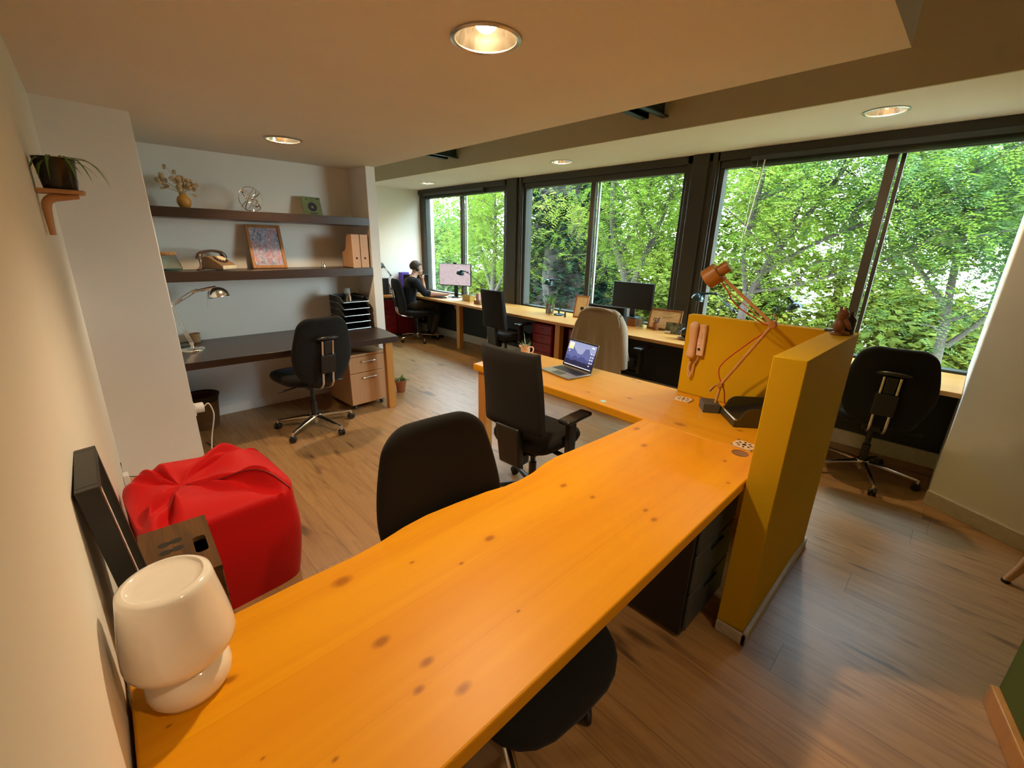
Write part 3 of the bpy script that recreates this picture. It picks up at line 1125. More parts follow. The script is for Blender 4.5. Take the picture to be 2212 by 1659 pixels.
q = B()
q.grid(36, 40, jk, lambda u, v: Vector((0.006 if v < 0.5 else -0.006, 0, 0.003)))
q.done('jacket_body', fabric('beige cotton', (0.34, 0.27, 0.19), 260, 0.9), t, ang=80)
for s in (-1, 1):
    q = B()
    q.tube([(-0.03, 0.20 * s, 0.985), (-0.05, 0.262 * s, 0.88), (-0.075, 0.305 * s, 0.70), (-0.07, 0.325 * s, 0.50)], [0.035, 0.052, 0.05, 0.042], 12, smooth=5, flat=0.7)
    q.done('sleeve', M.get('jk') or fabric('beige cotton sleeve', (0.34, 0.27, 0.19), 260, 0.9), t, ang=80)
q = B()
q.tube([(-0.065, -0.17, 1.02), (-0.085, -0.09, 1.045), (-0.09, 0.0, 1.05), (-0.085, 0.09, 1.045), (-0.065, 0.17, 1.02)], [0.012, 0.026, 0.03, 0.026, 0.012], 10, smooth=4, flat=0.6)
q.done('collar', fabric('beige cotton collar', (0.31, 0.23, 0.145), 260, 0.9), t, ang=80)
# ---------------------------------------------------------------- left side: lamp, bean bag, crate, frame, wall shelf
t = thing('table_lamp', 'white opal glass mushroom lamp on the orange near desk by the left wall', 'lamp', (-0.006, 0.945, 0.75))
B().lathe([(0.060, 0.0), (0.068, 0.004), (0.074, 0.018), (0.075, 0.034), (0.072, 0.052), (0.060, 0.068), (0.050, 0.074), (0.048, 0.082), (0.052, 0.088)], 44).done('lamp_base', M['opal'], t, ang=60)
B().lathe([(0.048, 0.086), (0.066, 0.088), (0.084, 0.094), (0.092, 0.104), (0.095, 0.120), (0.093, 0.145), (0.087, 0.19), (0.080, 0.235), (0.077, 0.256),
           (0.075, 0.266), (0.069, 0.271), (0.063, 0.272), (0.060, 0.268), (0.045, 0.266), (0.0, 0.2655)], 52, cap0=False, cap1=False).done('lamp_shade', M['opal'], t, ang=60)

t = thing('bean_bag', 'red nylon bean bag slumped on the floor by the white pillar', 'bean bag', (0.235, 2.33, 0), math.radians(4))


def bean(u, v):
    a = 2 * PI * u
    ca, sa = math.cos(a), math.sin(a)
    p = 6.0
    X = math.copysign(abs(ca) ** (2 / p), ca)
    Y = math.copysign(abs(sa) ** (2 / p), sa)
    H = 0.54
    if v < 0.62:
        k = v / 0.62
        z = k * H * 0.93
        s = 0.90 + 0.12 * math.sin(min(1, k * 1.25) * PI * 0.62) - 0.05 * k
        s += 0.010 * math.sin(a * 3 + k * 5) * k + 0.008 * math.sin(a * 8 + 3 * k) * k * k
        return (X * 0.31 * s, Y * 0.335 * s, z + 0.02 * math.sin(a * 2 + 0.5) * k)
    k = (v - 0.62) / 0.38
    s = (1 - k) ** 0.85 * 0.97
    cx, cy = -0.10 * k, 0.06 * k
    fold = 0.030 * math.sin(a * 7 + 2.5 * k) * math.sin(min(1, k * 1.25) * PI) + 0.017 * math.sin(a * 13 - 4 * k + 1) * math.sin(k * PI)
    z = H * 0.93 + 0.055 * math.sin(min(1, k * 1.6) * PI / 2) - 0.035 * k ** 3 + fold
    z += 0.045 * math.exp(-((a - 1.35) / 0.35) ** 2) * math.sin(k * PI) + 0.05 * math.exp(-((a - 5.6) / 0.3) ** 2) * math.sin(min(1, k * 2) * PI)
    return (cx + X * 0.31 * s + 0.012 * math.sin(a * 6 + k * 3) * (1 - k) * k * 3, cy + Y * 0.335 * s, z)


q = B()
q.grid(96, 56, bean)
bmesh.ops.remove_doubles(q.bm, verts=q.bm.verts, dist=0.0008)
q.done('bag_body', M['red'], t, ang=75)
q = B()
q.tube([tuple(Vector(bean(0.86, v)) + Vector((0, 0, 0.003))) for v in (0.62, 0.7, 0.78, 0.86, 0.93, 0.985)], 0.004, 6, smooth=4)
q.done('seam', plain('dark red piping', (0.25, 0.004, 0.006), 0.6), t)

# crate standing on end
t = thing('wooden_crate', 'worn brown wooden crate with a hand hole standing on end beside the bean bag', 'crate', (0.040, 1.53, 0), math.radians(-2))
W2, D2, H2, th = 0.092, 0.165, 0.715, 0.016
hx, hy0, hy1 = 0.058, -0.055, 0.035
q = B()
q.box(-W2, W2, -D2, -D2 + th, 0, H2 - th).box(-W2, W2, D2 - th, D2, 0, H2 - th)
q.box(W2 - th, W2, -D2 + th, D2 - th, 0, H2 - th)
q.box(-W2, -W2 + th, -D2 + th, D2 - th, 0, H2 - th)
q.done('body', M['crate'], t, bevel=0.003)
q = B()
r0 = 0.017
a0, a1, b0, b1 = hx - r0, hx + r0, hy0 - 0.003, hy1 + 0.003
q.box(-W2, a0, -D2, D2, H2 - th, H2).box(a1, W2, -D2, D2, H2 - th, H2)
q.box(a0, a1, -D2, b0, H2 - th, H2).box(a0, a1, b1, D2, H2 - th, H2)
for sx, sy in ((-1, -1), (1, -1), (1, 1), (-1, 1)):
    cx, cy = hx + sx * r0, b0 if sy < 0 else b1
    f = 0.012
    arc = [(cx - sx * f + sx * f * math.cos(a), cy - sy * f + sy * f * math.sin(a)) for a in (PI / 2 * k / 5 for k in range(6))]
    q.prism([(cx, cy)] + (arc if sx * sy > 0 else arc[::-1]), H2 - th, H2)
q.done('end_board', M['crate'], t)
q = B()
for cy in (0.055, 0.008):
    for ox, sgn in ((-0.030, 1), (0.000, 1)):
        q.prism([(ox + 0.0165 * math.cos(a), cy + ox * 0.1 + 0.0135 * math.sin(a)) for a in (2 * PI * k / 20 for k in range(20))], H2 + 0.0002, H2 + 0.0008)
q.done('stencil_mark', M['ink'], t)
q = B()
for k in range(3):
    q.box(W2, W2 + 0.0015, -D2, D2, 0.20 + 0.2 * k, 0.206 + 0.2 * k)
q.done('board_gap', M['ink'], t)

# black box frame on the left wall
t = thing('picture_frame', 'black deep box frame on the left wall above the lamp', 'picture', (wx(1.2, 1.0) + 0.017, 1.20, 1.0))
t.rotation_euler = (0, math.radians(-4.5), 0)
q = B()
y0, y1, z0, z1, x0, x1, bw = -0.125, 0.115, -0.24, 0.185, 0.004, 0.040, 0.018
for a in ((y0, y0 + bw, z0, z1), (y1 - bw, y1, z0, z1), (y0 + bw, y1 - bw, z0, z0 + bw), (y0 + bw, y1 - bw, z1 - bw, z1)):
    q.box(x0, x1, *a)
q.done('frame', M['blackpl'], t, bevel=0.0015)
B().box(x0 + 0.004, x0 + 0.020, y0 + bw, y1 - bw, z0 + bw, z1 - bw).done('mat_board', M['paper'], t)
pm = NM('red and grey print')
n = pm.noise(pm.obj(), 16, 3)
pm.set(col=pm.ramp(n, [(0.35, (0.55, 0.52, 0.48)), (0.5, (0.45, 0.05, 0.03)), (0.6, (0.5, 0.45, 0.4)), (0.75, (0.05, 0.05, 0.05))]), rough=0.6)
B().box(x0 + 0.020, x0 + 0.0215, y0 + 0.05, y1 - 0.05, z0 + 0.07, z1 - 0.06).done('print', pm.m, t)

# wall shelf with a potted spider plant
ys = 2.36
xs = wx(ys, 1.8)
t = thing('bracket_shelf', 'small bent wood wall shelf with two prongs on the left wall', 'shelf', (xs, ys, 1.80))
q = B()
pl = [(0.0, -0.055), (0.09, -0.055), (0.118, -0.045), (0.128, -0.02), (0.128, 0.02), (0.118, 0.045), (0.09, 0.055), (0.0, 0.055)]
q.prism(pl, -0.014, 0.0)
q.done('shelf_board', M['beech'], t, bevel=0.004)
for s in (-1, 1):
    q = B()
    y = 0.026 * s
    q.tube([(0.108, y, -0.02), (0.07, y, -0.024), (0.034, y, -0.03), (0.018, y, -0.05), (0.014, y, -0.09), (0.012, y * 1.1, -0.155)], [0.006, 0.010, 0.013, 0.013, 0.011, 0.008], 10, smooth=6)
    q.done('prong', M['beech'], t)


def blade(q, base, direction, length, w, droop, n=7, twist=0.0):
    """one strap leaf as a thin folded strip"""
    d = Vector(direction).normalized()
    side = d.cross(Vector((0, 0, 1)))
    if side.length < 1e-3:
        side = Vector((1, 0, 0))
    side.normalize()
    p = Vector(base)
    L = []
    for k in range(n + 1):
        s = k / n
        ww = w * (1 - s ** 1.8) * (0.6 + 0.4 * min(1, s * 4))
        up = Vector((0, 0, 0.25 * ww))
        L.append([p + side * ww + up, p.copy(), p - side * ww + up, p + Vector((0, 0, -0.0012))])
        p = p + d * (length / n)
        d = (d + Vector((0, 0, -droop / n))).normalized()
    q.rings([[tuple(v) for v in r] for r in L])


t = thing('potted_plant', 'dark pot with a trailing spider plant on the small wall shelf', 'plant', (xs + 0.066, ys, 1.80))
B().lathe([(0.042, 0.0), (0.046, 0.004), (0.056, 0.10), (0.058, 0.104), (0.054, 0.104), (0.052, 0.09)], 30, cap1=True).done('pot', plain('black glazed pot', (0.018, 0.018, 0.014), 0.2), t, ang=50)
q = B()
rr = random.Random(3)
for k in range(11):
    a = rr.uniform(0, 2 * PI)
    blade(q, (0.02 * math.cos(a), 0.02 * math.sin(a), 0.088), (math.cos(a), math.sin(a), rr.uniform(0.2, 0.8)), rr.uniform(0.08, 0.13), 0.005, rr.uniform(1.8, 3.2))
for a, L in ((-1.3, 0.18), (-1.0, 0.15), (-0.3, 0.13), (-1.7, 0.16), (-0.7, 0.17)):
    blade(q, (0.05 * math.cos(a), 0.05 * math.sin(a), 0.10), (math.cos(a), math.sin(a), 0.25), L, 0.005, 2.6)
q.done('foliage', M['greenplant'], t, ang=80, fix=False)

# ---------------------------------------------------------------- alcove shelves
zs1, zs2 = 1.866, 1.379
t = thing('vase_of_dried_flowers', 'ochre vase with dried flowers on the upper alcove shelf', 'vase', (0.70, 4.56, zs1))
B().lathe([(0.022, 0.0), (0.034, 0.006), (0.048, 0.035), (0.050, 0.058), (0.042, 0.082), (0.026, 0.098), (0.024, 0.108), (0.028, 0.112), (0.020, 0.112), (0.018, 0.09)], 30).done('vase', plain('ochre glaze', (0.48, 0.25, 0.05), 0.35), t, ang=60)
q = B()
heads = q
rr = random.Random(5)
for k in range(30):
    a = rr.uniform(0, 2 * PI)
    s = rr.uniform(0.02, 0.16)
    tip = (s * math.cos(a) - 0.04, 0.5 * s * math.sin(a), rr.uniform(0.15, 0.27) - s * 0.35)
    if k < 5:
        tip = ((-0.15, 0.0, 0.21), (-0.075, 0.02, 0.30), (0.09, -0.02, 0.17), (0.075, 0.0, 0.215), (-0.13, 0, 0.15))[k]
    q.mi = 0
    q.tube([(0, 0, 0.09), (tip[0] * 0.3, tip[1] * 0.3, 0.09 + (tip[2] - 0.09) * 0.55), tip], 0.0013, 5, smooth=3)
    r0 = rr.uniform(0.010, 0.019)
    for j in range(2):
        c = Vector(tip) + Vector((rr.uniform(-.012, .012), rr.uniform(-.01, .01), rr.uniform(-.012, .012)))
        heads.mi = 1
        heads.sphere(c, (r0, r0 * rr.uniform(0.4, 0.9), r0 * rr.uniform(0.7, 1.1)), 9, 6)
q.done('dried_flowers', [plain('dry stem', (0.40, 0.30, 0.14), 0.8), plain('dried petals', (0.50, 0.36, 0.20), 0.85, var=0.4, scale=25)], t)

t = thing('wire_globe', 'chrome wire globe ornament on the upper alcove shelf', 'ornament', (1.185, 4.55, zs1))
for k, (rx, rz) in enumerate(((0.0, 0.2), (0.5, 1.3), (1.2, 2.2), (PI / 2, 0))):
    q = B()
    q.M = Matrix.Translation((0, 0, 0.105)) @ Euler((rx, 0.3 * k, rz)).to_matrix().to_4x4()
    q.tube([(0.10 * math.cos(a), 0, 0.10 * math.sin(a)) for a in (2 * PI * i / 40 for i in range(41))], 0.0035, 7, cap=False)
    q.done('wire_ring', M['chrome'], t)
q = B()
for p, r in (((-0.06, -0.02, 0.165), 0.014), ((0.0, -0.03, 0.11), 0.012), ((0.05, 0.0, 0.10), 0.012), ((0.03, -0.05, 0.055), 0.016), ((-0.03, 0.03, 0.12), 0.010)):
    q.sphere(p, r, 14, 8)
q.tube([(-0.06, -0.02, 0.165), (0.0, -0.03, 0.11), (0.03, -0.05, 0.055), (0.05, 0.0, 0.10), (-0.03, 0.03, 0.12)], 0.0025, 6)
q.tube([(0.0, 0, 0.002), (0.0, 0, 0.02)], 0.02, 12)
q.done('bead', M['chrome'], t)

t = thing('record_sleeve', 'green record sleeve with a dark disc leaning at the right of the upper alcove shelf', 'record', (1.755, 4.66, zs1))
L = Matrix.Rotation(math.radians(-16), 4, 'X') @ Matrix.Rotation(math.radians(4), 4, 'Z')
q = B()
q.M = L
q.box(-0.092, 0.092, 0, 0.006, 0.0, 0.185)
q.done('sleeve', plain('olive green card', (0.17, 0.20, 0.075), 0.6, var=0.2, scale=12), t)
q = B()
q.M = L @ Matrix.Translation((0.002, -0.001, 0.088)) @ Matrix.Rotation(PI / 2, 4, 'X')
q.lathe([(0.014, 0), (0.014, 0.0012), (0.043, 0.0012), (0.043, 0)], 36, cap0=False, cap1=False)
q.done('disc', plain('dark vinyl', (0.03, 0.025, 0.05), 0.3), t)
q = B()
q.M = L
for k, (a, c, z) in enumerate(((-0.05, -0.035, 0.158), (-0.03, 0.04, 0.024), (0.05, 0.085, 0.168))):
    q.box(a, c, -0.001, 0.0, z, z + 0.008)
q.done('print_mark', M['ink'], t)

t = thing('glass_jar', 'clear glass jar with a cork lid at the left of the lower alcove shelf', 'jar', (0.515, 4.54, zs2))
B().lathe([(0.050, 0.001), (0.078, 0.006), (0.082, 0.02), (0.072, 0.06), (0.055, 0.105), (0.052, 0.125), (0.056, 0.13)], 32, cap0=True, cap1=False).done('jar', M['glassobj'], t, ang=60)
B().lathe([(0.045, 0.004), (0.073, 0.010), (0.076, 0.02), (0.0, 0.021)], 28).done('jar_base', plain('sea green thick glass', (0.08, 0.16, 0.13), 0.3, var=0.4, scale=60), t)
B().lathe([(0.050, 0.122), (0.060, 0.130), (0.062, 0.146), (0.056, 0.150), (0.0, 0.150)], 28).done('lid', M['cork'], t, ang=50)

t = thing('rotary_telephone', 'brown and cream rotary telephone on the lower alcove shelf', 'telephone', (0.86, 4.56, zs2), math.radians(38))
body = plain('two tone brown bakelite', (0.24, 0.145, 0.075), 0.3)
q = B()
prof = [(-0.085, 0.008), (-0.10, 0.02), (-0.10, 0.042), (-0.06, 0.068), (0.02, 0.112), (0.05, 0.118), (0.085, 0.105), (0.10, 0.06), (0.10, 0.01)]
q.rings([[(x, y, z) for (y, z) in prof] for x in (-0.078, -0.07, 0.07, 0.078)])
q.done('body', body, t, bevel=0.006, seg=3)
q = B()
q.box(-0.076, 0.076, -0.104, -0.099, 0.012, 0.042)
q.done('front_strip', plain('cream plastic', (0.62, 0.52, 0.36), 0.4), t, bevel=0.002)
D = Matrix.Translation((0, -0.028, 0.090)) @ Matrix.Rotation(math.radians(29), 4, 'X')
q = B()
q.M = D
q.lathe([(0.050, 0.0), (0.052, 0.006), (0.046, 0.010), (0.0, 0.010)], 30)
dial = q.done('dial_ring', plain('dark brown bakelite', (0.045, 0.025, 0.015), 0.3), t)
q = B()
q.M = D
q.lathe([(0.034, 0.010), (0.034, 0.013), (0.0, 0.014)], 26)
q.done('dial_plate', plain('cream dial', (0.75, 0.60, 0.38), 0.4), dial)
q = B()
q.M = D
for k in range(10):
    a = k * 0.5
    q.lathe([(0.0065, 0.0100), (0.0065, 0.0112), (0.0, 0.0112)], 10, (0.043 * math.cos(a), 0.043 * math.sin(a), 0))
q.done('finger_hole', plain('pale dial hole', (0.5, 0.4, 0.25), 0.5), dial)
q = B()
q.tube([(-0.135, 0.055, 0.095), (-0.125, 0.055, 0.125), (-0.09, 0.055, 0.147), (0, 0.055, 0.158), (0.09, 0.055, 0.147), (0.125, 0.055, 0.125), (0.135, 0.055, 0.095)],
       [0.027, 0.022, 0.013, 0.011, 0.013, 0.022, 0.027], 14, smooth=5)
q.done('handset', plain('brown bakelite handset', (0.060, 0.036, 0.022), 0.28), t)
q = B()
q.tube([(-0.138, 0.055, 0.09), (-0.16, 0.03, 0.05), (-0.19, 0.02, 0.014), (-0.17, 0.06, 0.008), (-0.12, 0.085, 0.008), (-0.05, 0.105, 0.010)], 0.006, 8, smooth=6)
q.done('cord', plain('brown cord', (0.10, 0.05, 0.025), 0.7), t)

t = thing('framed_painting', 'colourful abstract painting in a honey wood frame on the lower alcove shelf', 'picture', (1.29, 4.64, zs2 + 0.001))
L = Matrix.Rotation(math.radians(-13), 4, 'X')
q = B()
q.M = L
w, h, bw = 0.148, 0.395, 0.026
for a in ((-w, -w + bw, 0, h), (w - bw, w, 0, h), (-w + bw, w - bw, 0, bw), (-w + bw, w - bw, h - bw, h)):
    q.box(a[0], a[1], -0.012, 0.012, a[2], a[3])
q.done('frame', M['framewood'], t, bevel=0.002)
pm = NM('abstract painting')
n = pm.noise(pm.mapping((1, 1, 0.55)), 9, 5, 0.6, 1.2)
n2 = pm.noise(pm.mapping((1, 1, 0.5), loc=(3, 1, 2)), 26, 4, 0.7)
c1 = pm.ramp(n, [(0.30, (0.04, 0.03, 0.10)), (0.42, (0.35, 0.40, 0.50)), (0.48, (0.10, 0.09, 0.16)), (0.53, (0.62, 0.62, 0.66)), (0.58, (0.05, 0.07, 0.25)), (0.64, (0.60, 0.32, 0.08)), (0.72, (0.10, 0.22, 0.12))])
c2 = pm.ramp(n2, [(0.36, (0.03, 0.03, 0.08)), (0.5, (0.45, 0.42, 0.50)), (0.58, (0.55, 0.10, 0.10)), (0.68, (0.75, 0.72, 0.70))])
pm.set(col=pm.mix(0.55, c1, c2, 'MIX'), rough=0.5)
q = B()
q.M = L
q.box(-w + bw, w - bw, -0.004, 0.004, bw, h - bw)
q.done('canvas', pm.m, t)

t = thing('salt_shaker', 'small chrome shaker near the files on the lower alcove shelf', 'shaker', (1.73, 4.50, zs2))
B().lathe([(0.024, 0.0), (0.026, 0.004), (0.023, 0.03), (0.019, 0.052), (0.016, 0.058), (0.0, 0.060)], 20).done('shaker_body', M['chrome'], t, ang=60)
for k, (x, lab) in enumerate(((2.045, 'pale wood magazine file, left of the pair on the lower alcove shelf'), (2.135, 'pale wood magazine file, right of the pair against the alcove side'))):
    t = thing('magazine_file', lab, 'magazine file', (x, 4.42, zs2), 0, 'magazine files on the lower shelf')
    q = B()
    prof = [(0, 0), (0, 0.325), (0.09, 0.325), (0.12, 0.30), (0.15, 0.20), (0.18, 0.165), (0.25, 0.15), (0.25, 0)]
    for sx in (-0.042, 0.036):
        q.rings([[(xx, y, z) for (y, z) in prof] for xx in (sx, sx + 0.005)])
    q.box(-0.042, 0.041, 0.245, 0.25, 0, 0.15)
    q.box(-0.042, 0.041, 0, 0.25, 0, 0.005)
    q.done('side_panel', M['beech'], t)
    B().box(-0.042, 0.041, -0.001, 0.005, 0.0, 0.325).done('spine', M['beech'], t, bevel=0.001)
    q = B()
    q.M = Matrix.Translation((0.0, -0.0015, 0.095)) @ Matrix.Rotation(PI / 2, 4, 'X')
    q.lathe([(0.011, -0.0005), (0.011, 0.001), (0.0, 0.001)], 20)
    q.done('finger_hole', M['ink'], t)

# ---------------------------------------------------------------- articulated lamps


def arm_lamp(name, label, base, elbow, top, head, head_dir, mat, head_r=0.06, base_r=0.075, grp=None, headmat=None, cable=True):
    t = thing(name, label, 'lamp', base, 0, grp)
    bx = Vector(base)
    e, p, h = Vector(elbow) - bx, Vector(top) - bx, Vector(head) - bx
    d = Vector(head_dir).normalized()
    B().lathe([(base_r, 0.0), (base_r, 0.012), (base_r - 0.006, 0.018), (0.014, 0.022), (0.010, 0.05), (0.0, 0.05)], 28).done('lamp_base', mat, t, ang=50)
    j = Vector((0, 0, 0.055))
    plane = (e - j).cross(p - e)
    side = plane.normalized() if plane.length > 1e-5 else Vector((0, 1, 0))
    up = Vector((0, 0, 1))
    for nm, a, b2 in (('lower_arm', j, e), ('upper_arm', e, p)):
        ax = (b2 - a).normalized()
        off = side.cross(ax).normalized() * 0.011
        q = B()
        q.tube([a + off, b2 + off], 0.0035, 7)
        q.tube([a - off, b2 - off], 0.0035, 7)
        # tension springs
        s0, s1 = a + ax * 0.02, a + ax * min(0.12, (b2 - a).length * 0.5)
        q.tube([s0 + side * 0.008, s1 + side * 0.008], 0.0045, 7)
        q.done(nm, mat, t)
    q = B()
    for c in (j, e, p):
        q.M = Matrix.Translation(c) @ side.to_track_quat('Z', 'Y').to_matrix().to_4x4()
        q.lathe([(0.014, -0.010), (0.016, -0.006), (0.016, 0.006), (0.014, 0.010)], 16)
    q.M = Matrix.Identity(4)
    q.done('joint', mat, t)
    q = B()
    back = h - d * (head_r * 0.9)
    q.tube([p, (p + back) / 2 + Vector((0, 0, 0.004)), back], [0.008, 0.011, 0.016], 10, smooth=3)
    q.done('neck', mat, t)
    q = B()
    q.M = Matrix.Translation(h) @ d.to_track_quat('Z', 'Y').to_matrix().to_4x4()
    pr = [(head_r * math.sin(a), -head_r * math.cos(a) * 0.95) for a in (PI * k / 24 for k in range(1, 13))]
    q.lathe([(0.004, -head_r * 0.96)] + pr + [(head_r * 1.05, 0.004), (head_r * 0.97, 0.0)] + [(r * 0.95, z * 0.93) for r, z in pr[::-1]] + [(0.004, -head_r * 0.88)], 28, cap0=True, cap1=True)
    hd = q.done('lamp_shade', headmat or mat, t, ang=60)
    q = B()
    q.M = Matrix.Translation(h) @ d.to_track_quat('Z', 'Y').to_matrix().to_4x4()
    q.sphere((0, 0, -head_r * 0.35), head_r * 0.42, 14, 9)
    q.done('bulb', M['opal'], hd)
    if cable:
        q = B()
        q.tube([p, p + Vector((0, 0, 0.03)) + (h - p) * 0.15, p + (h - p) * 0.35 + Vector((0, 0, 0.02)), back], 0.002, 6, smooth=5)
        q.done('cable', M['cableblack'], t)
    return t


blue = plain('dark petrol blue enamel', (0.012, 0.040, 0.052), 0.25, var=0.05)
L_A = arm_lamp('desk_lamp', 'chrome swing-arm desk lamp with a domed head at the left of the alcove desk', (0.53, 4.36, 0.75), (0.455, 4.45, 1.112), (0.622, 4.45, 1.215), (0.795, 4.45, 1.165), (0.12, -0.1, -1.0), M['chrome'], 0.085, 0.085)
q = B()
q.tube([(0.715 - 0.53, 0.09, 0.40), (0.705 - 0.53, 0.09, 0.335)], 0.0045, 8)
q.done('switch_rod', M['whitepl'], L_A)
grp = 'petrol blue counter lamps'
arm_lamp('desk_lamp', 'dark blue swing-arm lamp on the counter beside the green pot plant', (4.48, 3.74, 0.75), (4.52, 3.575, 1.05), (4.50, 3.78, 1.20), (4.49, 3.955, 1.145), (0, 0.35, -1), blue, 0.062, 0.07, grp)
arm_lamp('desk_lamp', 'dark blue swing-arm lamp reaching across the window monitor of the seated person', (4.57, 5.39, 0.75), (4.46, 5.32, 1.03), (4.40, 5.60, 1.20), (4.40, 5.79, 1.165), (0, 0.35, -1), blue, 0.062, 0.07, grp)
arm_lamp('desk_lamp', 'dark blue swing-arm lamp leaning left above the yellow partition', (4.50, 1.66, 0.75), (4.50, 1.545, 1.065), (4.50, 1.745, 1.213), (4.50, 1.925, 1.148), (0, 0.35, -1), blue, 0.06, 0.07, grp)
arm_lamp('desk_lamp', 'dark blue swing-arm lamp leaning right above the yellow partition', (4.50, 1.19, 0.75), (4.50, 1.20, 1.125), (4.50, 1.105, 1.235), (4.50, 1.045, 1.150), (0, -0.45, -1), blue, 0.06, 0.07, grp)
arm_lamp('desk_lamp', 'dark grey swing-arm lamp on the far corner counter by the white wall', (3.86, 7.30, 0.75), (3.985, 7.30, 1.06), (3.87, 7.30, 1.205), (3.80, 7.30, 1.235), (-1, 0, -0.5), M['greypl'], 0.055, 0.07)

# brass and wood lamp with a red cable on the long desk
copper = plain('orange brown enamel', (0.40, 0.165, 0.030), 0.4, 0.0)
lampwood = wood('pale ash', (0.62, 0.36, 0.16), (0.48, 0.25, 0.09), 'Z', 2.0, 0.45)
t = thing('wooden_arm_lamp', 'wooden swing-arm lamp with orange shade and red cable on the long desk', 'lamp', (2.475, 0.895, 0.75), 0)
q = B()
q.M = Matrix.Rotation(math.radians(35), 4, 'Z')
q.box(-0.055, 0.055, -0.045, 0.045, 0, 0.052)
q.done('lamp_base', M['greypl'], t, bevel=0.002)
o = Vector((2.475, 0.895, 0.75))
pj, pe, pt = Vector((2.47, 0.852, 0.915)) - o, Vector((2.46, 0.650, 1.288)) - o, Vector((2.45, 0.925, 1.497)) - o
B().tube([(0.0, -0.03, 0.052), pj], 0.008, 10).done('post', lampwood, t)
q = B()
for s in (-0.010, 0.010):
    q.tube([pj + Vector((s, 0, 0)), pe + Vector((s, 0, 0))], 0.0065, 8)
q.done('lower_arm', lampwood, t)
q = B()
q.tube([pe, pt], 0.009, 10)
q.tube([pe + Vector((0, 0.03, 0.0)), pt + Vector((0, 0.012, -0.03))], 0.0028, 7)
q.done('upper_arm', lampwood, t)
q = B()
for c, r in ((pj, 0.016), (pe, 0.020), (pt, 0.012)):
    q.M = Matrix.Translation(c) @ Matrix.Rotation(PI / 2, 4, 'Y')
    q.lathe([(r * 0.8, -0.018), (r, -0.012), (r, 0.012), (r * 0.8, 0.018)], 16)
q.M = Matrix.Identity(4)
q.tube([pj, pj + Vector((0, 0.03, -0.012)), pj + Vector((-0.01, 0.055, -0.05))], 0.0035, 7, smooth=3)
q.tube([pj + Vector((0.012, 0, 0)), pj + Vector((0.010, 0.03, -0.016)), pj + Vector((0, 0.05, -0.052))], 0.0035, 7, smooth=3)
q.tube([pe, pe + Vector((0.0, -0.015, 0.03)), pe + Vector((0, 0.01, 0.05))], 0.003, 7, smooth=3)
q.done('joint', copper, t)
hd = Vector((-0.1, 0.74, -0.60)).normalized()
q = B()
q.M = Matrix.Translation(pt + Vector((-0.005, 0.03, 0.03))) @ hd.to_track_quat('Z', 'Y').to_matrix().to_4x4()
q.lathe([(0.0, -0.058), (0.030, -0.058), (0.031, -0.055), (0.031, -0.006), (0.052, -0.004), (0.054, 0.0), (0.054, 0.070), (0.052, 0.070), (0.051, 0.002), (0.0, 0.0)], 26, cap0=False, cap1=False)
hds = q.done('lamp_shade', copper, t, ang=40)
q = B()
q.M = Matrix.Translation(pt + Vector((-0.005, 0.03, 0.03))) @ hd.to_track_quat('Z', 'Y').to_matrix().to_4x4()
q.sphere((0, 0, 0.032), 0.024, 12, 8)
q.tube([(0.0, 0.02, -0.058), (0.0, 0.02, -0.068)], 0.003, 6)
q.done('bulb', M['opal'], hds)
q = B()
q.tube([pt + Vector((0, 0.03, 0.01)), pt + Vector((0, -0.02, -0.05)), (pe + pt) / 2 + Vector((0, 0.05, -0.03)), pe + Vector((0, 0.05, 0.0)), pe + Vector((0.0, 0.01, -0.02)),
        (pe * 0.7 + pj * 0.3) + Vector((0, 0.035, 0)), (pe * 0.35 + pj * 0.65) + Vector((0, 0.075, 0.0)), pj + Vector((0, 0.02, 0.06)), pj + Vector((0.01, -0.02, -0.03)), (0.03, -0.07, 0.06), (0.05, -0.10, 0.005)], 0.0032, 7, smooth=6)
q.done('cable', M['cablered'], t)
# ---------------------------------------------------------------- alcove desk top and floor
t = thing('paper_cup', 'brown cardboard tub on the alcove desk behind the chrome lamp', 'tub', (0.60, 4.70, 0.75))
B().lathe([(0.038, 0.0), (0.042, 0.003), (0.043, 0.075), (0.045, 0.08), (0.041, 0.08), (0.038, 0.01)], 26).done('tub_body', plain('kraft card', (0.40, 0.22, 0.10), 0.7), t, ang=50)
t = thing('notebook', 'grey notebook under the cardboard tub on the alcove desk', 'notebook', (0.50, 4.60, 0.75))
B().box(-0.09, 0.06, -0.06, 0.03, 0, 0.012).done('cover', M['greypl'], t, bevel=0.002)
B().box(-0.088, 0.062, -0.058, 0.028, 0.002, 0.010).done('pages', M['paper'], t)

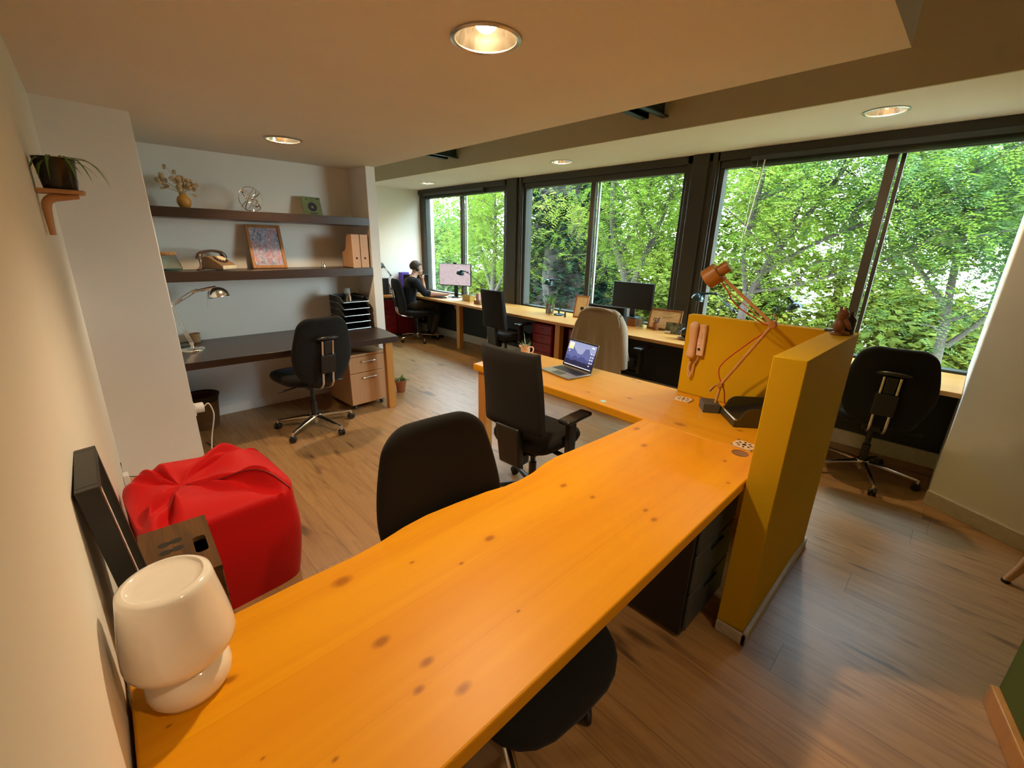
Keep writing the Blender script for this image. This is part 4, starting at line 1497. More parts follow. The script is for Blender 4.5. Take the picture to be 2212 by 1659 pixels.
# letter trays
mesh_dark = plain('dark wire mesh', (0.022, 0.026, 0.024), 0.5, 0.3)
for k in range(5):
    z = 0.752 + k * 0.070
    lab = ('dark mesh letter tray, bottom of the stack on the alcove desk', 'dark mesh letter tray, second from the bottom of the stack',
           'dark mesh letter tray in the middle of the stack', 'dark mesh letter tray, second from the top of the stack',
           'dark mesh letter tray, top of the stack, holding the tin cup')[k]
    t = thing('letter_tray', lab, 'letter tray', (1.985, 4.56, z), math.radians(2), 'stacked letter trays')
    q = B()
    q.box(-0.14, 0.14, -0.16, 0.16, 0.0, 0.003)
    q.done('tray_floor', mesh_dark, t)
    q = B()
    for sx in (-1, 1):
        prof = [(-0.16, 0.0), (0.16, 0.0), (0.16, 0.062), (-0.02, 0.062), (-0.10, 0.05), (-0.16, 0.012)]
        q.rings([[(sx * 0.14 + dx, y, zz) for (y, zz) in prof] for dx in (-0.0015, 0.0015)])
    q.box(-0.14, 0.14, 0.157, 0.16, 0, 0.062)
    q.done('tray_side', mesh_dark, t)
    q = B()
    q.tube([(-0.14, -0.16, 0.006), (0.14, -0.16, 0.006)], 0.0035, 7)
    for sx in (-1, 1):
        q.tube([(0.14 * sx, 0.16, 0.064), (0.14 * sx, -0.02, 0.064), (0.14 * sx, -0.10, 0.052), (0.14 * sx, -0.16, 0.008)], 0.003, 6)
    q.done('tray_rim', M['alu'], t)
zt = 0.752 + 4 * 0.070 + 0.004
t = thing('tin_cup', 'shiny tin cup with a grey cup nested in it on the top letter tray', 'cup', (1.94, 4.49, zt))
B().lathe([(0.038, 0.0), (0.040, 0.003), (0.042, 0.085), (0.044, 0.088), (0.041, 0.088), (0.038, 0.01)], 26).done('outer_cup', M['chrome'], t, ang=50)
B().lathe([(0.033, 0.06), (0.031, 0.135), (0.033, 0.139), (0.029, 0.139), (0.027, 0.07)], 26).done('inner_cup', plain('grey blue enamel', (0.20, 0.24, 0.26), 0.35), t, ang=50)
t = thing('saucer_lid', 'round tin lid under the shiny tin cup on the top letter tray', 'lid', (2.0, 4.46, zt))
B().lathe([(0.03, 0.0), (0.052, 0.004), (0.054, 0.008), (0.05, 0.008), (0.0, 0.005)], 26).done('lid_body', M['alu'], t)
t = thing('stapler', 'black stapler lying on the top letter tray', 'stapler', (2.075, 4.54, zt + 0.001), math.radians(20))
B().box(-0.024, 0.024, -0.07, 0.07, 0, 0.012).done('base', M['blackpl'], t, bevel=0.004)
q = B().hexa([(-0.02, -0.075, 0.024), (0.02, -0.075, 0.024), (0.02, 0.07, 0.012), (-0.02, 0.07, 0.012), (-0.018, -0.075, 0.05), (0.018, -0.075, 0.05), (0.018, 0.07, 0.055), (-0.018, 0.07, 0.055)])
q.done('arm', M['blackpl'], t, bevel=0.006)

# waste basket
t = thing('waste_basket', 'brown woven waste basket under the left end of the alcove desk', 'basket', (0.53, 4.54, 0))
q = B()
q.lathe([(0.105, 0.0), (0.108, 0.004), (0.135, 0.30), (0.140, 0.304), (0.136, 0.308), (0.128, 0.304), (0.10, 0.01)], 36)
bk = NM('woven wicker')
wv = bk.n.new('ShaderNodeTexWave')
wv.inputs['Scale'].default_value = 26
wv.bands_direction = 'Z'
bk.l.new(bk.obj(), wv.inputs['Vector'])
nz = bk.noise(bk.obj(), 60, 2)
bk.set(col=bk.ramp(bk.math('ADD', bk.math('MULTIPLY', wv.outputs['Fac'], 0.5), bk.math('MULTIPLY', nz, 0.5)), [(0.3, (0.10, 0.045, 0.016)), (0.7, (0.30, 0.16, 0.065))]), rough=0.75)
bk.bump(wv.outputs['Fac'], 0.5, 0.006)
q.done('basket_body', bk.m, t, ang=50)
q = B()
q.lathe([(0.128, 0.24), (0.143, 0.302), (0.148, 0.310), (0.140, 0.314), (0.124, 0.305)], 36, cap0=False, cap1=False)
q.done('bin_liner', plain('dark brown liner', (0.022, 0.012, 0.008), 0.6), t)

# socket, plug and cables on the pillar
t = thing('wall_plug', 'white plug adaptor on the side of the white pillar', 'plug', (0.3855, 3.80, 0.43))
B().box(0, 0.012, -0.045, 0.045, -0.045, 0.045).done('socket_plate', M['whitepl'], t, bevel=0.003)
q = B()
q.M = Matrix.Translation((0.012, 0, 0)) @ Matrix.Rotation(PI / 2, 4, 'Y')
q.lathe([(0.038, 0.0), (0.038, 0.05), (0.034, 0.055), (0.0, 0.055)], 26)
q.done('adaptor', M['whitepl'], t, ang=50)
q = B()
q.tube([(0.067, 0, 0.0), (0.10, 0, 0.02), (0.118, -0.005, -0.04), (0.115, -0.01, -0.10), (0.075, -0.02, -0.25), (0.04, -0.08, -0.40), (0.018, -0.092, -0.425)], 0.0045, 8, smooth=6)
q.done('plug_lead', M['cablewhite'], t)
q = B()
q.tube([(0.0, -0.115, -0.425), (-0.1, -0.155, -0.335), (-0.22, -0.175, -0.345), (-0.34, -0.195, -0.34), (-0.455, -0.205, -0.30), (-0.46, -0.21, -0.20)], 0.003, 6, smooth=5)
o = q.done('floor_cable', M['cableblack'])
o.location = (0.3855, 3.80, 0.43)
tag(o, 'thin dark cable clipped along the bottom of the white pillar', 'cable')
q = B()
q.tube([(0.425, 3.72, 0.006), (0.50, 3.80, 0.006), (0.56, 3.86, 0.006), (0.50, 3.98, 0.006), (0.46, 4.15, 0.006)], 0.005, 7, smooth=6)
tag(q.done('extension_lead', M['cableblack']), 'black extension lead on the floor at the foot of the white pillar', 'cable')
t = thing('cable_box', 'small white cable box low on the left wall behind the bean bag', 'box', (wx(3.45, 0.15) + 0.001, 3.46, 0.15))
B().box(0, 0.03, -0.035, 0.035, -0.05, 0.05).done('box_body', M['whitepl'], t, bevel=0.004)

# little plant on the floor behind the dark desk
t = thing('floor_plant', 'small leafy plant in a terracotta pot on the floor behind the dark desk', 'plant', (2.37, 4.27, 0))
B().lathe([(0.045, 0.0), (0.062, 0.12), (0.068, 0.122), (0.070, 0.145), (0.064, 0.147), (0.058, 0.13), (0.0, 0.128)], 26, cap1=False).done('pot', M['terra'], t, ang=40)
q = B()
rr = random.Random(9)
for k in range(20):
    a = rr.uniform(0, 2 * PI)
    blade(q, (0.02 * math.cos(a), 0.02 * math.sin(a), 0.125), (math.cos(a), math.sin(a), rr.uniform(0.6, 2.2)), rr.uniform(0.06, 0.12), 0.014, 1.3, 5)
q.done('foliage', M['greenplant'], t, ang=80, fix=False)

# ---------------------------------------------------------------- long desk: laptop, telephone, tray, tiles, mug
ZD = 0.7505
t = thing('laptop', 'open grey laptop with a mountain wallpaper on the orange long desk', 'laptop', (2.415, 1.925, ZD), math.radians(-99))
alu_d = plain('space grey aluminium', (0.34, 0.34, 0.35), 0.35, 0.85, 0.05)
B().box(-0.155, 0.155, -0.108, 0.108, 0.001, 0.013).done('base', alu_d, t, bevel=0.003)
q = B()
for r in range(5):
    for k in range(13):
        x = -0.135 + k * 0.0208
        y = 0.072 - r * 0.0185
        if r == 4 and 3 < k < 9:
            continue
        q.box(x, x + 0.0185, y - 0.0075, y + 0.0075, 0.0128, 0.0142)
q.box(-0.135 + 4 * 0.0208, -0.135 + 9 * 0.0208 - 0.002, -0.0095, 0.0055, 0.0128, 0.0142)
q.done('keyboard', M['blackpl'], t)
B().box(-0.05, 0.05, -0.098, -0.028, 0.0128, 0.0134).done('touchpad', M['greypl'], t, bevel=0.001)
HL = Matrix.Translation((0, 0.108, 0.012)) @ Matrix.Rotation(math.radians(-17), 4, 'X')
q = B()
q.M = HL
q.box(-0.155, 0.155, -0.002, 0.005, 0.003, 0.212)
lid = q.done('lid', alu_d, t, bevel=0.002)
q = B()
q.M = HL
q.box(-0.153, 0.153, -0.0028, -0.0019, 0.005, 0.210)
q.done('bezel', M['blackpl'], lid)
sm = NM('laptop wallpaper')
s = sm.n.new('ShaderNodeSeparateXYZ')
sm.l.new(sm.obj(), s.inputs[0])
sx_, sz_ = s.outputs[0], s.outputs[2]


def ridge(base, amp, sc, seed):
    cx = sm.n.new('ShaderNodeCombineXYZ')
    sm.l.new(sx_, cx.inputs[0])
    cx.inputs[1].default_value = seed
    n = sm.noise(cx.outputs[0], sc, 4, 0.5)
    return sm.math('LESS_THAN', sz_, sm.math('ADD', sm.math('MULTIPLY', n, amp), base))


c = sm.ramp(sm.math('MULTIPLY', sz_, 4.8), [(0.55, (0.42, 0.42, 0.60)), (1.0, (0.33, 0.38, 0.62))])
c = sm.mix(ridge(0.065, 0.16, 14, 0.4), c, (0.13, 0.15, 0.36))
c = sm.mix(ridge(0.045, 0.11, 17, 2.0), c, (0.07, 0.08, 0.24))
c = sm.mix(ridge(0.035, 0.07, 20, 5.0), c, (0.018, 0.018, 0.06))
sm.set(col=(0.01, 0.01, 0.01), emit=c, estr=0.62, rough=0.25)
q = B()
q.M = HL
q.box(-0.145, 0.145, -0.0034, -0.0027, 0.014, 0.200)
q.done('screen', sm.m, lid)
q = B()
q.M = HL
for k in range(5):
    for j in range(2 if k else 1):
        q.box(0.105 + 0.02 * j, 0.116 + 0.02 * j, -0.004, -0.0033, 0.045 + k * 0.022, 0.053 + k * 0.022)
q.box(-0.14, 0.14, -0.004, -0.0033, 0.018, 0.0235)
q.box(-0.125, -0.113, -0.004, -0.0033, 0.118, 0.126)
q.box(0.10, 0.128, -0.004, -0.0033, 0.178, 0.188)
q.done('desktop_icons', emit_mat('pale screen icons', (0.6, 0.62, 0.7), 0.6), lid)
q = B()
q.M = HL
q.box(-0.135, -0.085, -0.004, -0.0033, 0.140, 0.165)
q.done('yellow_note', emit_mat('yellow screen note', (0.62, 0.58, 0.18), 0.55), lid)
q = B()
q.M = HL
q.box(-0.135, -0.085, -0.004, -0.0033, 0.165, 0.190)
q.done('grey_note', emit_mat('grey screen note', (0.55, 0.55, 0.60), 0.55), lid)

# intercom handset on the partition (local -x faces the room)
cream = plain('cream plastic handset', (0.66, 0.40, 0.24), 0.45, var=0.04)
t = thing('wall_telephone', 'cream intercom telephone hanging on the yellow partition', 'telephone', (2.655, 1.085, 1.11))
q = B()
pl = [(0.0, 0.028), (-0.024, 0.028), (-0.030, 0.018), (-0.030, -0.018), (-0.024, -0.030), (0.0, -0.030)]
q.rings([[(x, y - 0.012, z) for (x, y) in pl] for z in (-0.095, -0.09, 0.09, 0.098)])
q.done('body', cream, t, bevel=0.006, seg=3)
q = B()
q.tube([(-0.030, 0.024, 0.10), (-0.046, 0.024, 0.088), (-0.044, 0.023, 0.04), (-0.040, 0.022, 0.0), (-0.041, 0.023, -0.06), (-0.044, 0.024, -0.095), (-0.032, 0.024, -0.104)],
       [0.021, 0.027, 0.024, 0.022, 0.024, 0.027, 0.021], 14, smooth=5, flat=0.7)
q.done('handset', cream, t, ang=60)
q = B()
for k in range(4):
    z = 0.040 - k * 0.022
    q.M = Matrix.Translation((-0.0305, -0.020, z)) @ Matrix.Rotation(-PI / 2, 4, 'Y')
    q.lathe([(0.0085, 0.0), (0.0085, 0.002), (0.0055, 0.0022), (0.0055, 0.0005), (0.0, 0.0005)], 16)
q.done('call_button', plain('cream button ring', (0.72, 0.48, 0.32), 0.5), t)
q = B()
q.M = Matrix.Translation((-0.0305, -0.018, -0.052)) @ Matrix.Rotation(-PI / 2, 4, 'Y')
q.lathe([(0.008, 0.0), (0.008, 0.004), (0.0, 0.005)], 16)
q.done('dark_button', M['blackpl'], t)
q = B()
q.tube([(-0.025, 0.034, -0.10), (-0.02, 0.032, -0.135), (-0.018, 0.038, -0.18), (-0.02, 0.030, -0.225), (-0.02, 0.018, -0.238), (-0.02, 0.010, -0.21), (-0.016, 0.006, -0.16), (-0.014, -0.012, -0.115), (-0.012, -0.014, -0.095)], 0.0048, 8, smooth=7)
q.tube([(-0.02, 0.028, -0.14), (-0.028, 0.030, -0.17), (-0.026, 0.024, -0.20), (-0.022, 0.016, -0.225)], 0.0042, 8, smooth=6)
q.done('cord', cream, t)

# document tray
tray_m = plain('olive black plastic', (0.052, 0.045, 0.014), 0.5)
ang = math.atan2(0.698 - 0.837, 2.315 - 2.476)     # front edge direction, left to right
t = thing('document_tray', 'dark document tray with curved sides on the long desk by the yellow partition', 'desk tray', (2.3955, 0.7675, ZD), ang + 0.0)
# local +x = along the front edge to the right, +y = away from the viewer
wid, dep = 0.106, 0.235
q = B()
q.box(-wid, wid, 0.0, dep, 0.0, 0.004)
q.box(-wid, wid, 0.0, 0.004, 0.0, 0.036)
q.box(-wid, wid, dep - 0.004, dep, 0.0, 0.105)
for sx in (-wid, wid - 0.004):
    prof = [(0.0, 0.0), (dep, 0.0), (dep, 0.105)] + [(0.085 - 0.055 * math.sin(a), 0.050 + 0.055 * math.cos(a)) for a in (PI / 2 * k / 8 for k in range(9))] + [(0.012, 0.036), (0.0, 0.036)]
    q.rings([[(sx + dx, y, z) for (y, z) in prof] for dx in (0, 0.004)])
q.done('tray_body', tray_m, t, bevel=0.001)
q = B()
q.hexa([(-wid + 0.005, 0.02, 0.028), (wid - 0.005, 0.02, 0.028), (wid - 0.005, dep - 0.006, 0.07), (-wid + 0.005, dep - 0.006, 0.07),
        (-wid + 0.005, 0.02, 0.031), (wid - 0.005, 0.02, 0.031), (wid - 0.005, dep - 0.006, 0.073), (-wid + 0.005, dep - 0.006, 0.073)])
q.done('tray_insert', M['blackpl'], t)
B().tube([(-wid + 0.004, 0.008, 0.037), (wid - 0.004, 0.008, 0.037)], 0.0075, 12).done('roller', M['alu'], t)
t = thing('wine_glass', 'small stemmed glass behind the document tray by the yellow partition', 'glass', (2.60, 0.53, ZD))
B().lathe([(0.030, 0.0), (0.031, 0.002), (0.006, 0.006), (0.005, 0.075), (0.016, 0.088), (0.026, 0.11), (0.027, 0.14), (0.025, 0.14), (0.022, 0.11), (0.0, 0.09)], 26, cap1=False).done('glass_body', M['glassobj'], t, ang=60)

for k, (x, y, r, lab) in enumerate(((2.522, 1.072, 2, 'patterned black and white tile coaster on the long desk near the telephone'),
                                    (2.115, 0.575, -4, 'patterned black and white tile coaster beside the cable hole at the partition end'))):
    t = thing('tile_coaster', lab, 'coaster', (x, y, ZD), math.radians(r), 'patterned tile coasters')
    B().box(-0.042, 0.042, -0.048, 0.048, 0, 0.007).done('tile', M['paperwarm'], t, bevel=0.001)
    q = B()
    for j in range(8):
        a = 2 * PI * j / 8 + 0.2
        q.M = Matrix.Translation((0.027 * math.cos(a), 0.030 * math.sin(a), 0.0072)) @ Matrix.Rotation(a, 4, 'Z')
        q.prism([(-0.011, 0), (0, 0.006), (0.011, 0), (0, -0.006)], 0, 0.0004)
    q.M = Matrix.Translation((0, 0, 0.0072))
    q.lathe([(0.010, 0), (0.010, 0.0004), (0, 0.0005)], 16)
    for sx in (-1, 1):
        for sy in (-1, 1):
            q.prism([(sx * 0.041, sy * 0.047), (sx * 0.028, sy * 0.047), (sx * 0.041, sy * 0.033)], 0, 0.0004)
    q.done('tile_pattern', plain('blue black glaze', (0.015, 0.012, 0.04), 0.4), t)

t = thing('mug_planter', 'cream patterned jug with a small aloe on the far end of the long desk', 'plant', (2.58, 2.50, ZD), math.radians(-45))
B().lathe([(0.030, 0.0), (0.038, 0.004), (0.040, 0.05), (0.037, 0.075), (0.040, 0.080), (0.036, 0.080), (0.033, 0.065), (0, 0.064)], 26, cap1=False).done('jug', plain('cream pink glaze', (0.66, 0.42, 0.28), 0.3, var=0.3, scale=45), t, ang=60)
q = B()
q.tube([(0.036, 0, 0.066), (0.058, 0, 0.066), (0.066, 0, 0.045), (0.056, 0, 0.02), (0.037, 0, 0.014)], 0.006, 9, smooth=5)
q.tube([(-0.032, 0, 0.066), (-0.046, 0, 0.074), (-0.054, 0, 0.084)], [0.014, 0.010, 0.005], 9, smooth=3)
q.done('jug_handle', plain('cream glaze', (0.70, 0.50, 0.36), 0.3), t)
q = B()
rr = random.Random(2)
for k in range(12):
    a = rr.uniform(0, 2 * PI)
    blade(q, (0.008 * math.cos(a), 0.008 * math.sin(a), 0.062), (math.cos(a), math.sin(a), rr.uniform(0.4, 1.6)), rr.uniform(0.05, 0.085), 0.005, 0.3, 5)
blade(q, (0, 0, 0.062), (-0.12, 0.1, 1), 0.13, 0.006, 0.1, 6)
q.done('aloe', plain('aloe green', (0.22, 0.32, 0.12), 0.5, var=0.3), t, ang=80, fix=False)

# figure and magnifier on top of the partition
t = thing('wooden_figurine', 'brown carved wooden animal figurine on top of the yellow partition', 'figurine', (2.56, 0.395, 1.2655), math.radians(40))
q = B()
q.sphere((0, 0, 0.045), (0.030, 0.026, 0.038), 16, 10)
q.sphere((0, -0.004, 0.095), (0.026, 0.024, 0.027), 16, 10)
q.sphere((-0.018, 0, 0.121), (0.009, 0.006, 0.011), 10, 7)
q.sphere((0.018, 0, 0.121), (0.009, 0.006, 0.011), 10, 7)
q.sphere((0, -0.026, 0.088), (0.012, 0.010, 0.010), 10, 7)
for s in (-1, 1):
    q.tube([(0.02 * s, -0.006, 0.075), (0.036 * s, -0.016, 0.05), (0.026 * s, -0.030, 0.034)], [0.011, 0.010, 0.008], 9, smooth=3)
    q.tube([(0.014 * s, -0.002, 0.022), (0.026 * s, -0.020, 0.010), (0.030 * s, -0.034, 0.0085)], [0.014, 0.011, 0.0085], 9, smooth=3)
q.lathe([(0.03, 0.0), (0.031, 0.008), (0.026, 0.012)], 18)
q.done('figure_body', plain('carved reddish wood', (0.20, 0.075, 0.025), 0.45, var=0.3, scale=40), t, ang=70)
t = thing('glass_paperweight', 'small clear glass dome on a black stand on top of the yellow partition', 'paperweight', (2.665, 0.47 - 0.03, 1.2625))
B().lathe([(0.030, 0.0), (0.032, 0.004), (0.028, 0.012), (0.0, 0.013)], 22).done('stand', M['blackpl'], t)
B().lathe([(0.027, 0.012), (0.030, 0.024), (0.025, 0.043), (0.012, 0.053), (0.0, 0.055)], 22).done('dome', M['glassobj'], t, ang=60)
t = thing('glass_bottle', 'small dark glass bottle behind the wooden figurine on the partition', 'bottle', (2.64, 0.372, 1.2635))
B().lathe([(0.026, 0.0), (0.028, 0.004), (0.028, 0.07), (0.012, 0.09), (0.012, 0.105), (0.0, 0.105)], 20).done('bottle_body', plain('brown glass', (0.06, 0.04, 0.015), 0.1), t, ang=50)

# ---------------------------------------------------------------- window counter
ZW = 0.7505
t = thing('pot_plant', 'leafy green herb in a dark pot on the counter below the blue lamp', 'plant', (4.50, 3.92, ZW))
B().lathe([(0.050, 0.0), (0.054, 0.004), (0.066, 0.125), (0.070, 0.13), (0.064, 0.13), (0.060, 0.115), (0, 0.112)], 26, cap1=False).done('pot', plain('brown green glaze', (0.10, 0.09, 0.055), 0.3, var=0.4, scale=14), t, ang=50)
q = B()
rr = random.Random(4)
for k in range(46):
    a = rr.uniform(0, 2 * PI)
    r = rr.uniform(0, 0.045)
    blade(q, (r * math.cos(a), r * math.sin(a), 0.105), (math.cos(a) * 0.35, math.sin(a) * 0.35, 1), rr.uniform(0.09, 0.20), 0.008, 0.5, 5)
q.done('foliage', M['greenplant'], t, ang=80, fix=False)
t = thing('glass_vase', 'pale glass vase beside the green herb pot on the counter', 'vase', (4.40, 3.83, ZW))
B().lathe([(0.026, 0.0), (0.030, 0.004), (0.034, 0.06), (0.020, 0.105), (0.018, 0.15), (0.022, 0.165), (0.019, 0.165), (0.016, 0.12), (0.0, 0.02)], 24, cap1=False).done('vase_body', M['glassobj'], t, ang=60)
t = thing('marker_pen', 'short black marker standing on the counter beside the picture frame', 'pen', (4.40, 3.57, ZW))
B().lathe([(0.010, 0.0), (0.011, 0.002), (0.011, 0.062), (0.007, 0.066), (0.007, 0.085), (0.0, 0.086)], 14).done('barrel', M['blackpl'], t, ang=40)


def leaning_frame(label, loc, rz, w, h, fr_mat, art_fn, bw=0.014, lean=14):
    t = thing('picture_frame', label, 'picture', loc, math.radians(rz))
    L = Matrix.Rotation(math.radians(-lean), 4, 'X')
    q = B()
    q.M = L
    for a in ((-w, -w + bw, 0, h), (w - bw, w, 0, h), (-w + bw, w - bw, 0, bw), (-w + bw, w - bw, h - bw, h)):
        q.box(a[0], a[1], -0.009, 0.009, a[2], a[3])
    q.done('frame', fr_mat, t, bevel=0.0015)
    q = B()
    q.M = L
    q.box(-w + bw, w - bw, -0.002, 0.006, bw, h - bw)
    q.done('sheet', M['paperwarm'], t)
    q = B()
    q.M = L
    art_fn(q)
    q.done('print', M['ink'] if art_fn != art_cert else plain('brown ink', (0.12, 0.06, 0.03), 0.7), t)
    q = B()
    sb = L @ Vector((0, 0.009, h * 0.7))
    q.tube([sb, (0, sb.y + 0.06, 0.004)], 0.004, 6)
    q.done('stand', M['greypl'], t)
    return t


def art_sketch(q):
    q.sphere((0.02, -0.003, 0.12), (0.028, 0.002, 0.024), 12, 7)
    q.box(0.015, 0.022, -0.004, -0.002, 0.05, 0.10)
    q.box(0.022, 0.05, -0.004, -0.002, 0.096, 0.101)


def art_cert(q):
    for z, a, c in ((0.195, -0.05, 0.09), (0.18, -0.03, 0.06), (0.155, -0.03, 0.08), (0.143, -0.03, 0.08), (0.131, -0.03, 0.05)):
        q.box(a, c, -0.003, -0.002, z, z + 0.003)


leaning_frame('tall pale wood frame with a sketch standing on the counter behind the jacket', (4.53, 3.44, ZW), -84, 0.095, 0.285, M['framewood'], art_sketch)
leaning_frame('wide wood-framed certificate standing on the counter right of the monitor', (4.60, 2.31, ZW), -82, 0.185, 0.235, M['brownwood'], art_cert, 0.020)
t = thing('framed_photo', 'small unframed grey photo card leaning in front of the certificate', 'photo', (4.47, 2.13, ZW), math.radians(-82))
L = Matrix.Rotation(math.radians(-16), 4, 'X')
q = B()
q.M = L
q.box(-0.085, 0.085, -0.002, 0.002, 0, 0.125)
pm = NM('grey green photo')
n = pm.noise(pm.obj(), 14, 3)
pm.set(col=pm.ramp(n, [(0.35, (0.04, 0.05, 0.035)), (0.6, (0.22, 0.24, 0.17)), (0.75, (0.5, 0.5, 0.45))]), rough=0.4)
q.done('card', pm.m, t)
q = B()
q.M = L
q.box(-0.085, -0.02, -0.003, -0.002, 0.004, 0.03)
q.done('white_band', M['paper'], t)
t = thing('pencil_cup', 'plain brown pencil cup in front of the certificate', 'pencil cup', (4.545, 2.37, ZW))
B().lathe([(0.030, 0.0), (0.032, 0.003), (0.035, 0.088), (0.032, 0.088), (0.028, 0.01)], 22).done('cup', M['brownwood'], t, ang=50)
q = B()
q.M = Matrix.Translation((4.545, 2.37, ZW))
q.tube([(0.0, 0.0, 0.012), (0.0, 0.010, 0.10)], 0.004, 7)
for s_ in (0.012, -0.012):
    q.tube([(0, 0.010 + s_ + 0.012 * math.cos(a), 0.118 + 0.017 * math.sin(a)) for a in (2 * PI * i / 14 for i in range(15))], 0.0035, 6, cap=False)
tag(q.done('scissors', plain('dark brown scissors', (0.06, 0.025, 0.02), 0.4)), 'brown-handled scissors standing in the cup before the certificate', 'scissors')
q = B()
q.M = Matrix.Translation((4.545, 2.37, ZW))
q.tube([(0, -0.01, 0.014), (0.0, -0.035, 0.145)], [0.004, 0.009], 8)
tag(q.done('marker_pen', plain('violet pen', (0.08, 0.05, 0.16), 0.4)), 'violet pen standing in the cup before the certificate', 'pen')
t = thing('teapot', 'round black teapot on a wooden saucer at the partition end of the counter', 'teapot', (4.32, 1.905, ZW))
B().lathe([(0.045, 0.0), (0.075, 0.008), (0.082, 0.016), (0.078, 0.018), (0.0, 0.012)], 28).done('saucer', M['brownwood'], t, ang=50)
q = B()
q.sphere((0, 0, 0.072), (0.066, 0.066, 0.055), 24, 14)
q.lathe([(0.03, 0.122), (0.032, 0.126), (0.010, 0.134), (0.010, 0.142), (0.0, 0.145)], 18)
q.tube([(0.0, -0.055, 0.07), (0.0, -0.085, 0.085), (0.0, -0.105, 0.115)], [0.018, 0.012, 0.008], 10, smooth=4)
q.done('pot_body', plain('black glossy iron', (0.014, 0.018, 0.016), 0.12), t, ang=60)
q = B()
q.tube([(0, 0.05, 0.105), (0, 0.085, 0.11), (0, 0.10, 0.075), (0, 0.075, 0.045), (0, 0.058, 0.045)], 0.007, 9, smooth=5)
q.done('handle', M['blackpl'], t)
t = thing('tumbler', 'clear tumbler beside the monitor foot on the counter', 'glass', (4.60, 2.58, ZW))
B().lathe([(0.030, 0.0), (0.032, 0.003), (0.036, 0.11), (0.034, 0.11), (0.029, 0.006), (0.0, 0.006)], 24, cap1=False).done('glass_body', M['glassobj'], t, ang=50)


def monitor(label, loc, rz, w, h, zbot, scr, stand=True):
    t = thing('computer_monitor', label, 'monitor', loc, math.radians(rz))
    B().box(-w / 2, w / 2, -0.012, 0.022, zbot, zbot + h).done('housing', M['blackpl'], t, bevel=0.004)
    B().box(-w / 2 + 0.009, w / 2 - 0.009, -0.0135, -0.0115, zbot + 0.014, zbot + h - 0.009).done('screen', scr, t)
    q = B().box(-0.035, 0.035, 0.022, 0.045, 0.006, zbot + h * 0.45)
    q.done('neck', M['blackpl'], t, bevel=0.006)
    B().box(-0.11, 0.11, -0.07, 0.10, 0.0, 0.010).done('foot', M['blackpl'], t, bevel=0.004)
    return t


t = thing('monitor_block', 'brown wooden block raising the dark monitor on the counter', 'block', (4.62, 2.74, ZW))
B().box(-0.085, 0.085, -0.115, 0.115, 0, 0.085).done('block_body', M['brownwood'], t, bevel=0.003)
off = plain('switched off screen', (0.010, 0.010, 0.010), 0.25)
monitor('switched-off black monitor on a wooden block on the counter', (4.62, 2.745, ZW + 0.0855), -89, 0.525, 0.305, 0.105, off)
pk = NM('pale pink document on screen')
s = pk.n.new('ShaderNodeSeparateXYZ')
pk.l.new(pk.obj(), s.inputs[0])
n = pk.noise(pk.mapping((7, 1, 22)), 1.6, 3)
lines = pk.ramp(n, [(0.52, (0.70, 0.56, 0.58)), (0.60, (0.60, 0.46, 0.48))])
pk.set(col=(0.02, 0.02, 0.02), emit=lines, estr=0.58, rough=0.3)
mo = monitor('lit monitor with a pale pink document in front of the seated person', (4.55, 6.13, ZW), -64, 0.60, 0.365, 0.19, pk.m)
B().box(-0.03, 0.03, -0.015, 0.02, 0.556, 0.578).done('webcam', M['blackpl'], mo, bevel=0.004)
monitor('black monitor seen behind the arm of the seated person in the window corner', (4.42, 7.16, ZW), -30, 0.46, 0.28, 0.04, off)
t = thing('computer_keyboard', 'black keyboard on the counter below the lit monitor', 'keyboard', (4.26, 6.27, ZW), math.radians(-75))
B().box(-0.17, 0.17, -0.06, 0.06, 0, 0.014).done('case', M['blackpl'], t, bevel=0.004)
q = B()
for r in range(5):
    for k in range(14):
        q.box(-0.16 + k * 0.023, -0.141 + k * 0.023, -0.05 + r * 0.0205, -0.033 + r * 0.0205, 0.014, 0.018)
q.done('keys', M['greypl'], t)
t = thing('computer_mouse', 'black mouse under the right hand of the seated person', 'mouse', (4.47, 6.075, ZW), math.radians(-75))
q = B()
q.sphere((0, 0, 0.004), (0.028, 0.05, 0.026), 16, 10)
for v in q.bm.verts:
    v.co.z = max(v.co.z, 0.0005)
q.done('shell', M['blackpl'], t, ang=60)
t = thing('paper_sheet', 'loose white paper sheets on the counter near the yellow pencil box', 'paper', (4.33, 5.86, ZW), math.radians(12))
B().box(-0.10, 0.10, -0.145, 0.145, 0, 0.001).box(-0.07, 0.12, -0.17, 0.11, 0.0011, 0.002).done('sheet', M['paper'], t)
t = thing('pencil_box', 'open yellow box on the counter left of the black chair', 'pencil box', (4.42, 5.60, ZW), math.radians(-8))
ybox = plain('yellow lacquer box', (0.50, 0.30, 0.012), 0.4)
q = B()
q.box(-0.05, 0.05, -0.12, 0.12, 0, 0.004)
for a in ((-0.05, -0.045, -0.12, 0.12), (0.045, 0.05, -0.12, 0.12), (-0.045, 0.045, -0.12, -0.115), (-0.045, 0.045, 0.115, 0.12), (-0.045, 0.045, -0.03, -0.026)):
    q.box(*a, 0.004, 0.085)
q.done('box_body', ybox, t, bevel=0.001)
rr = random.Random(8)
bx = Matrix.Translation((4.42, 5.60, ZW)) @ Matrix.Rotation(math.radians(-8), 4, 'Z')
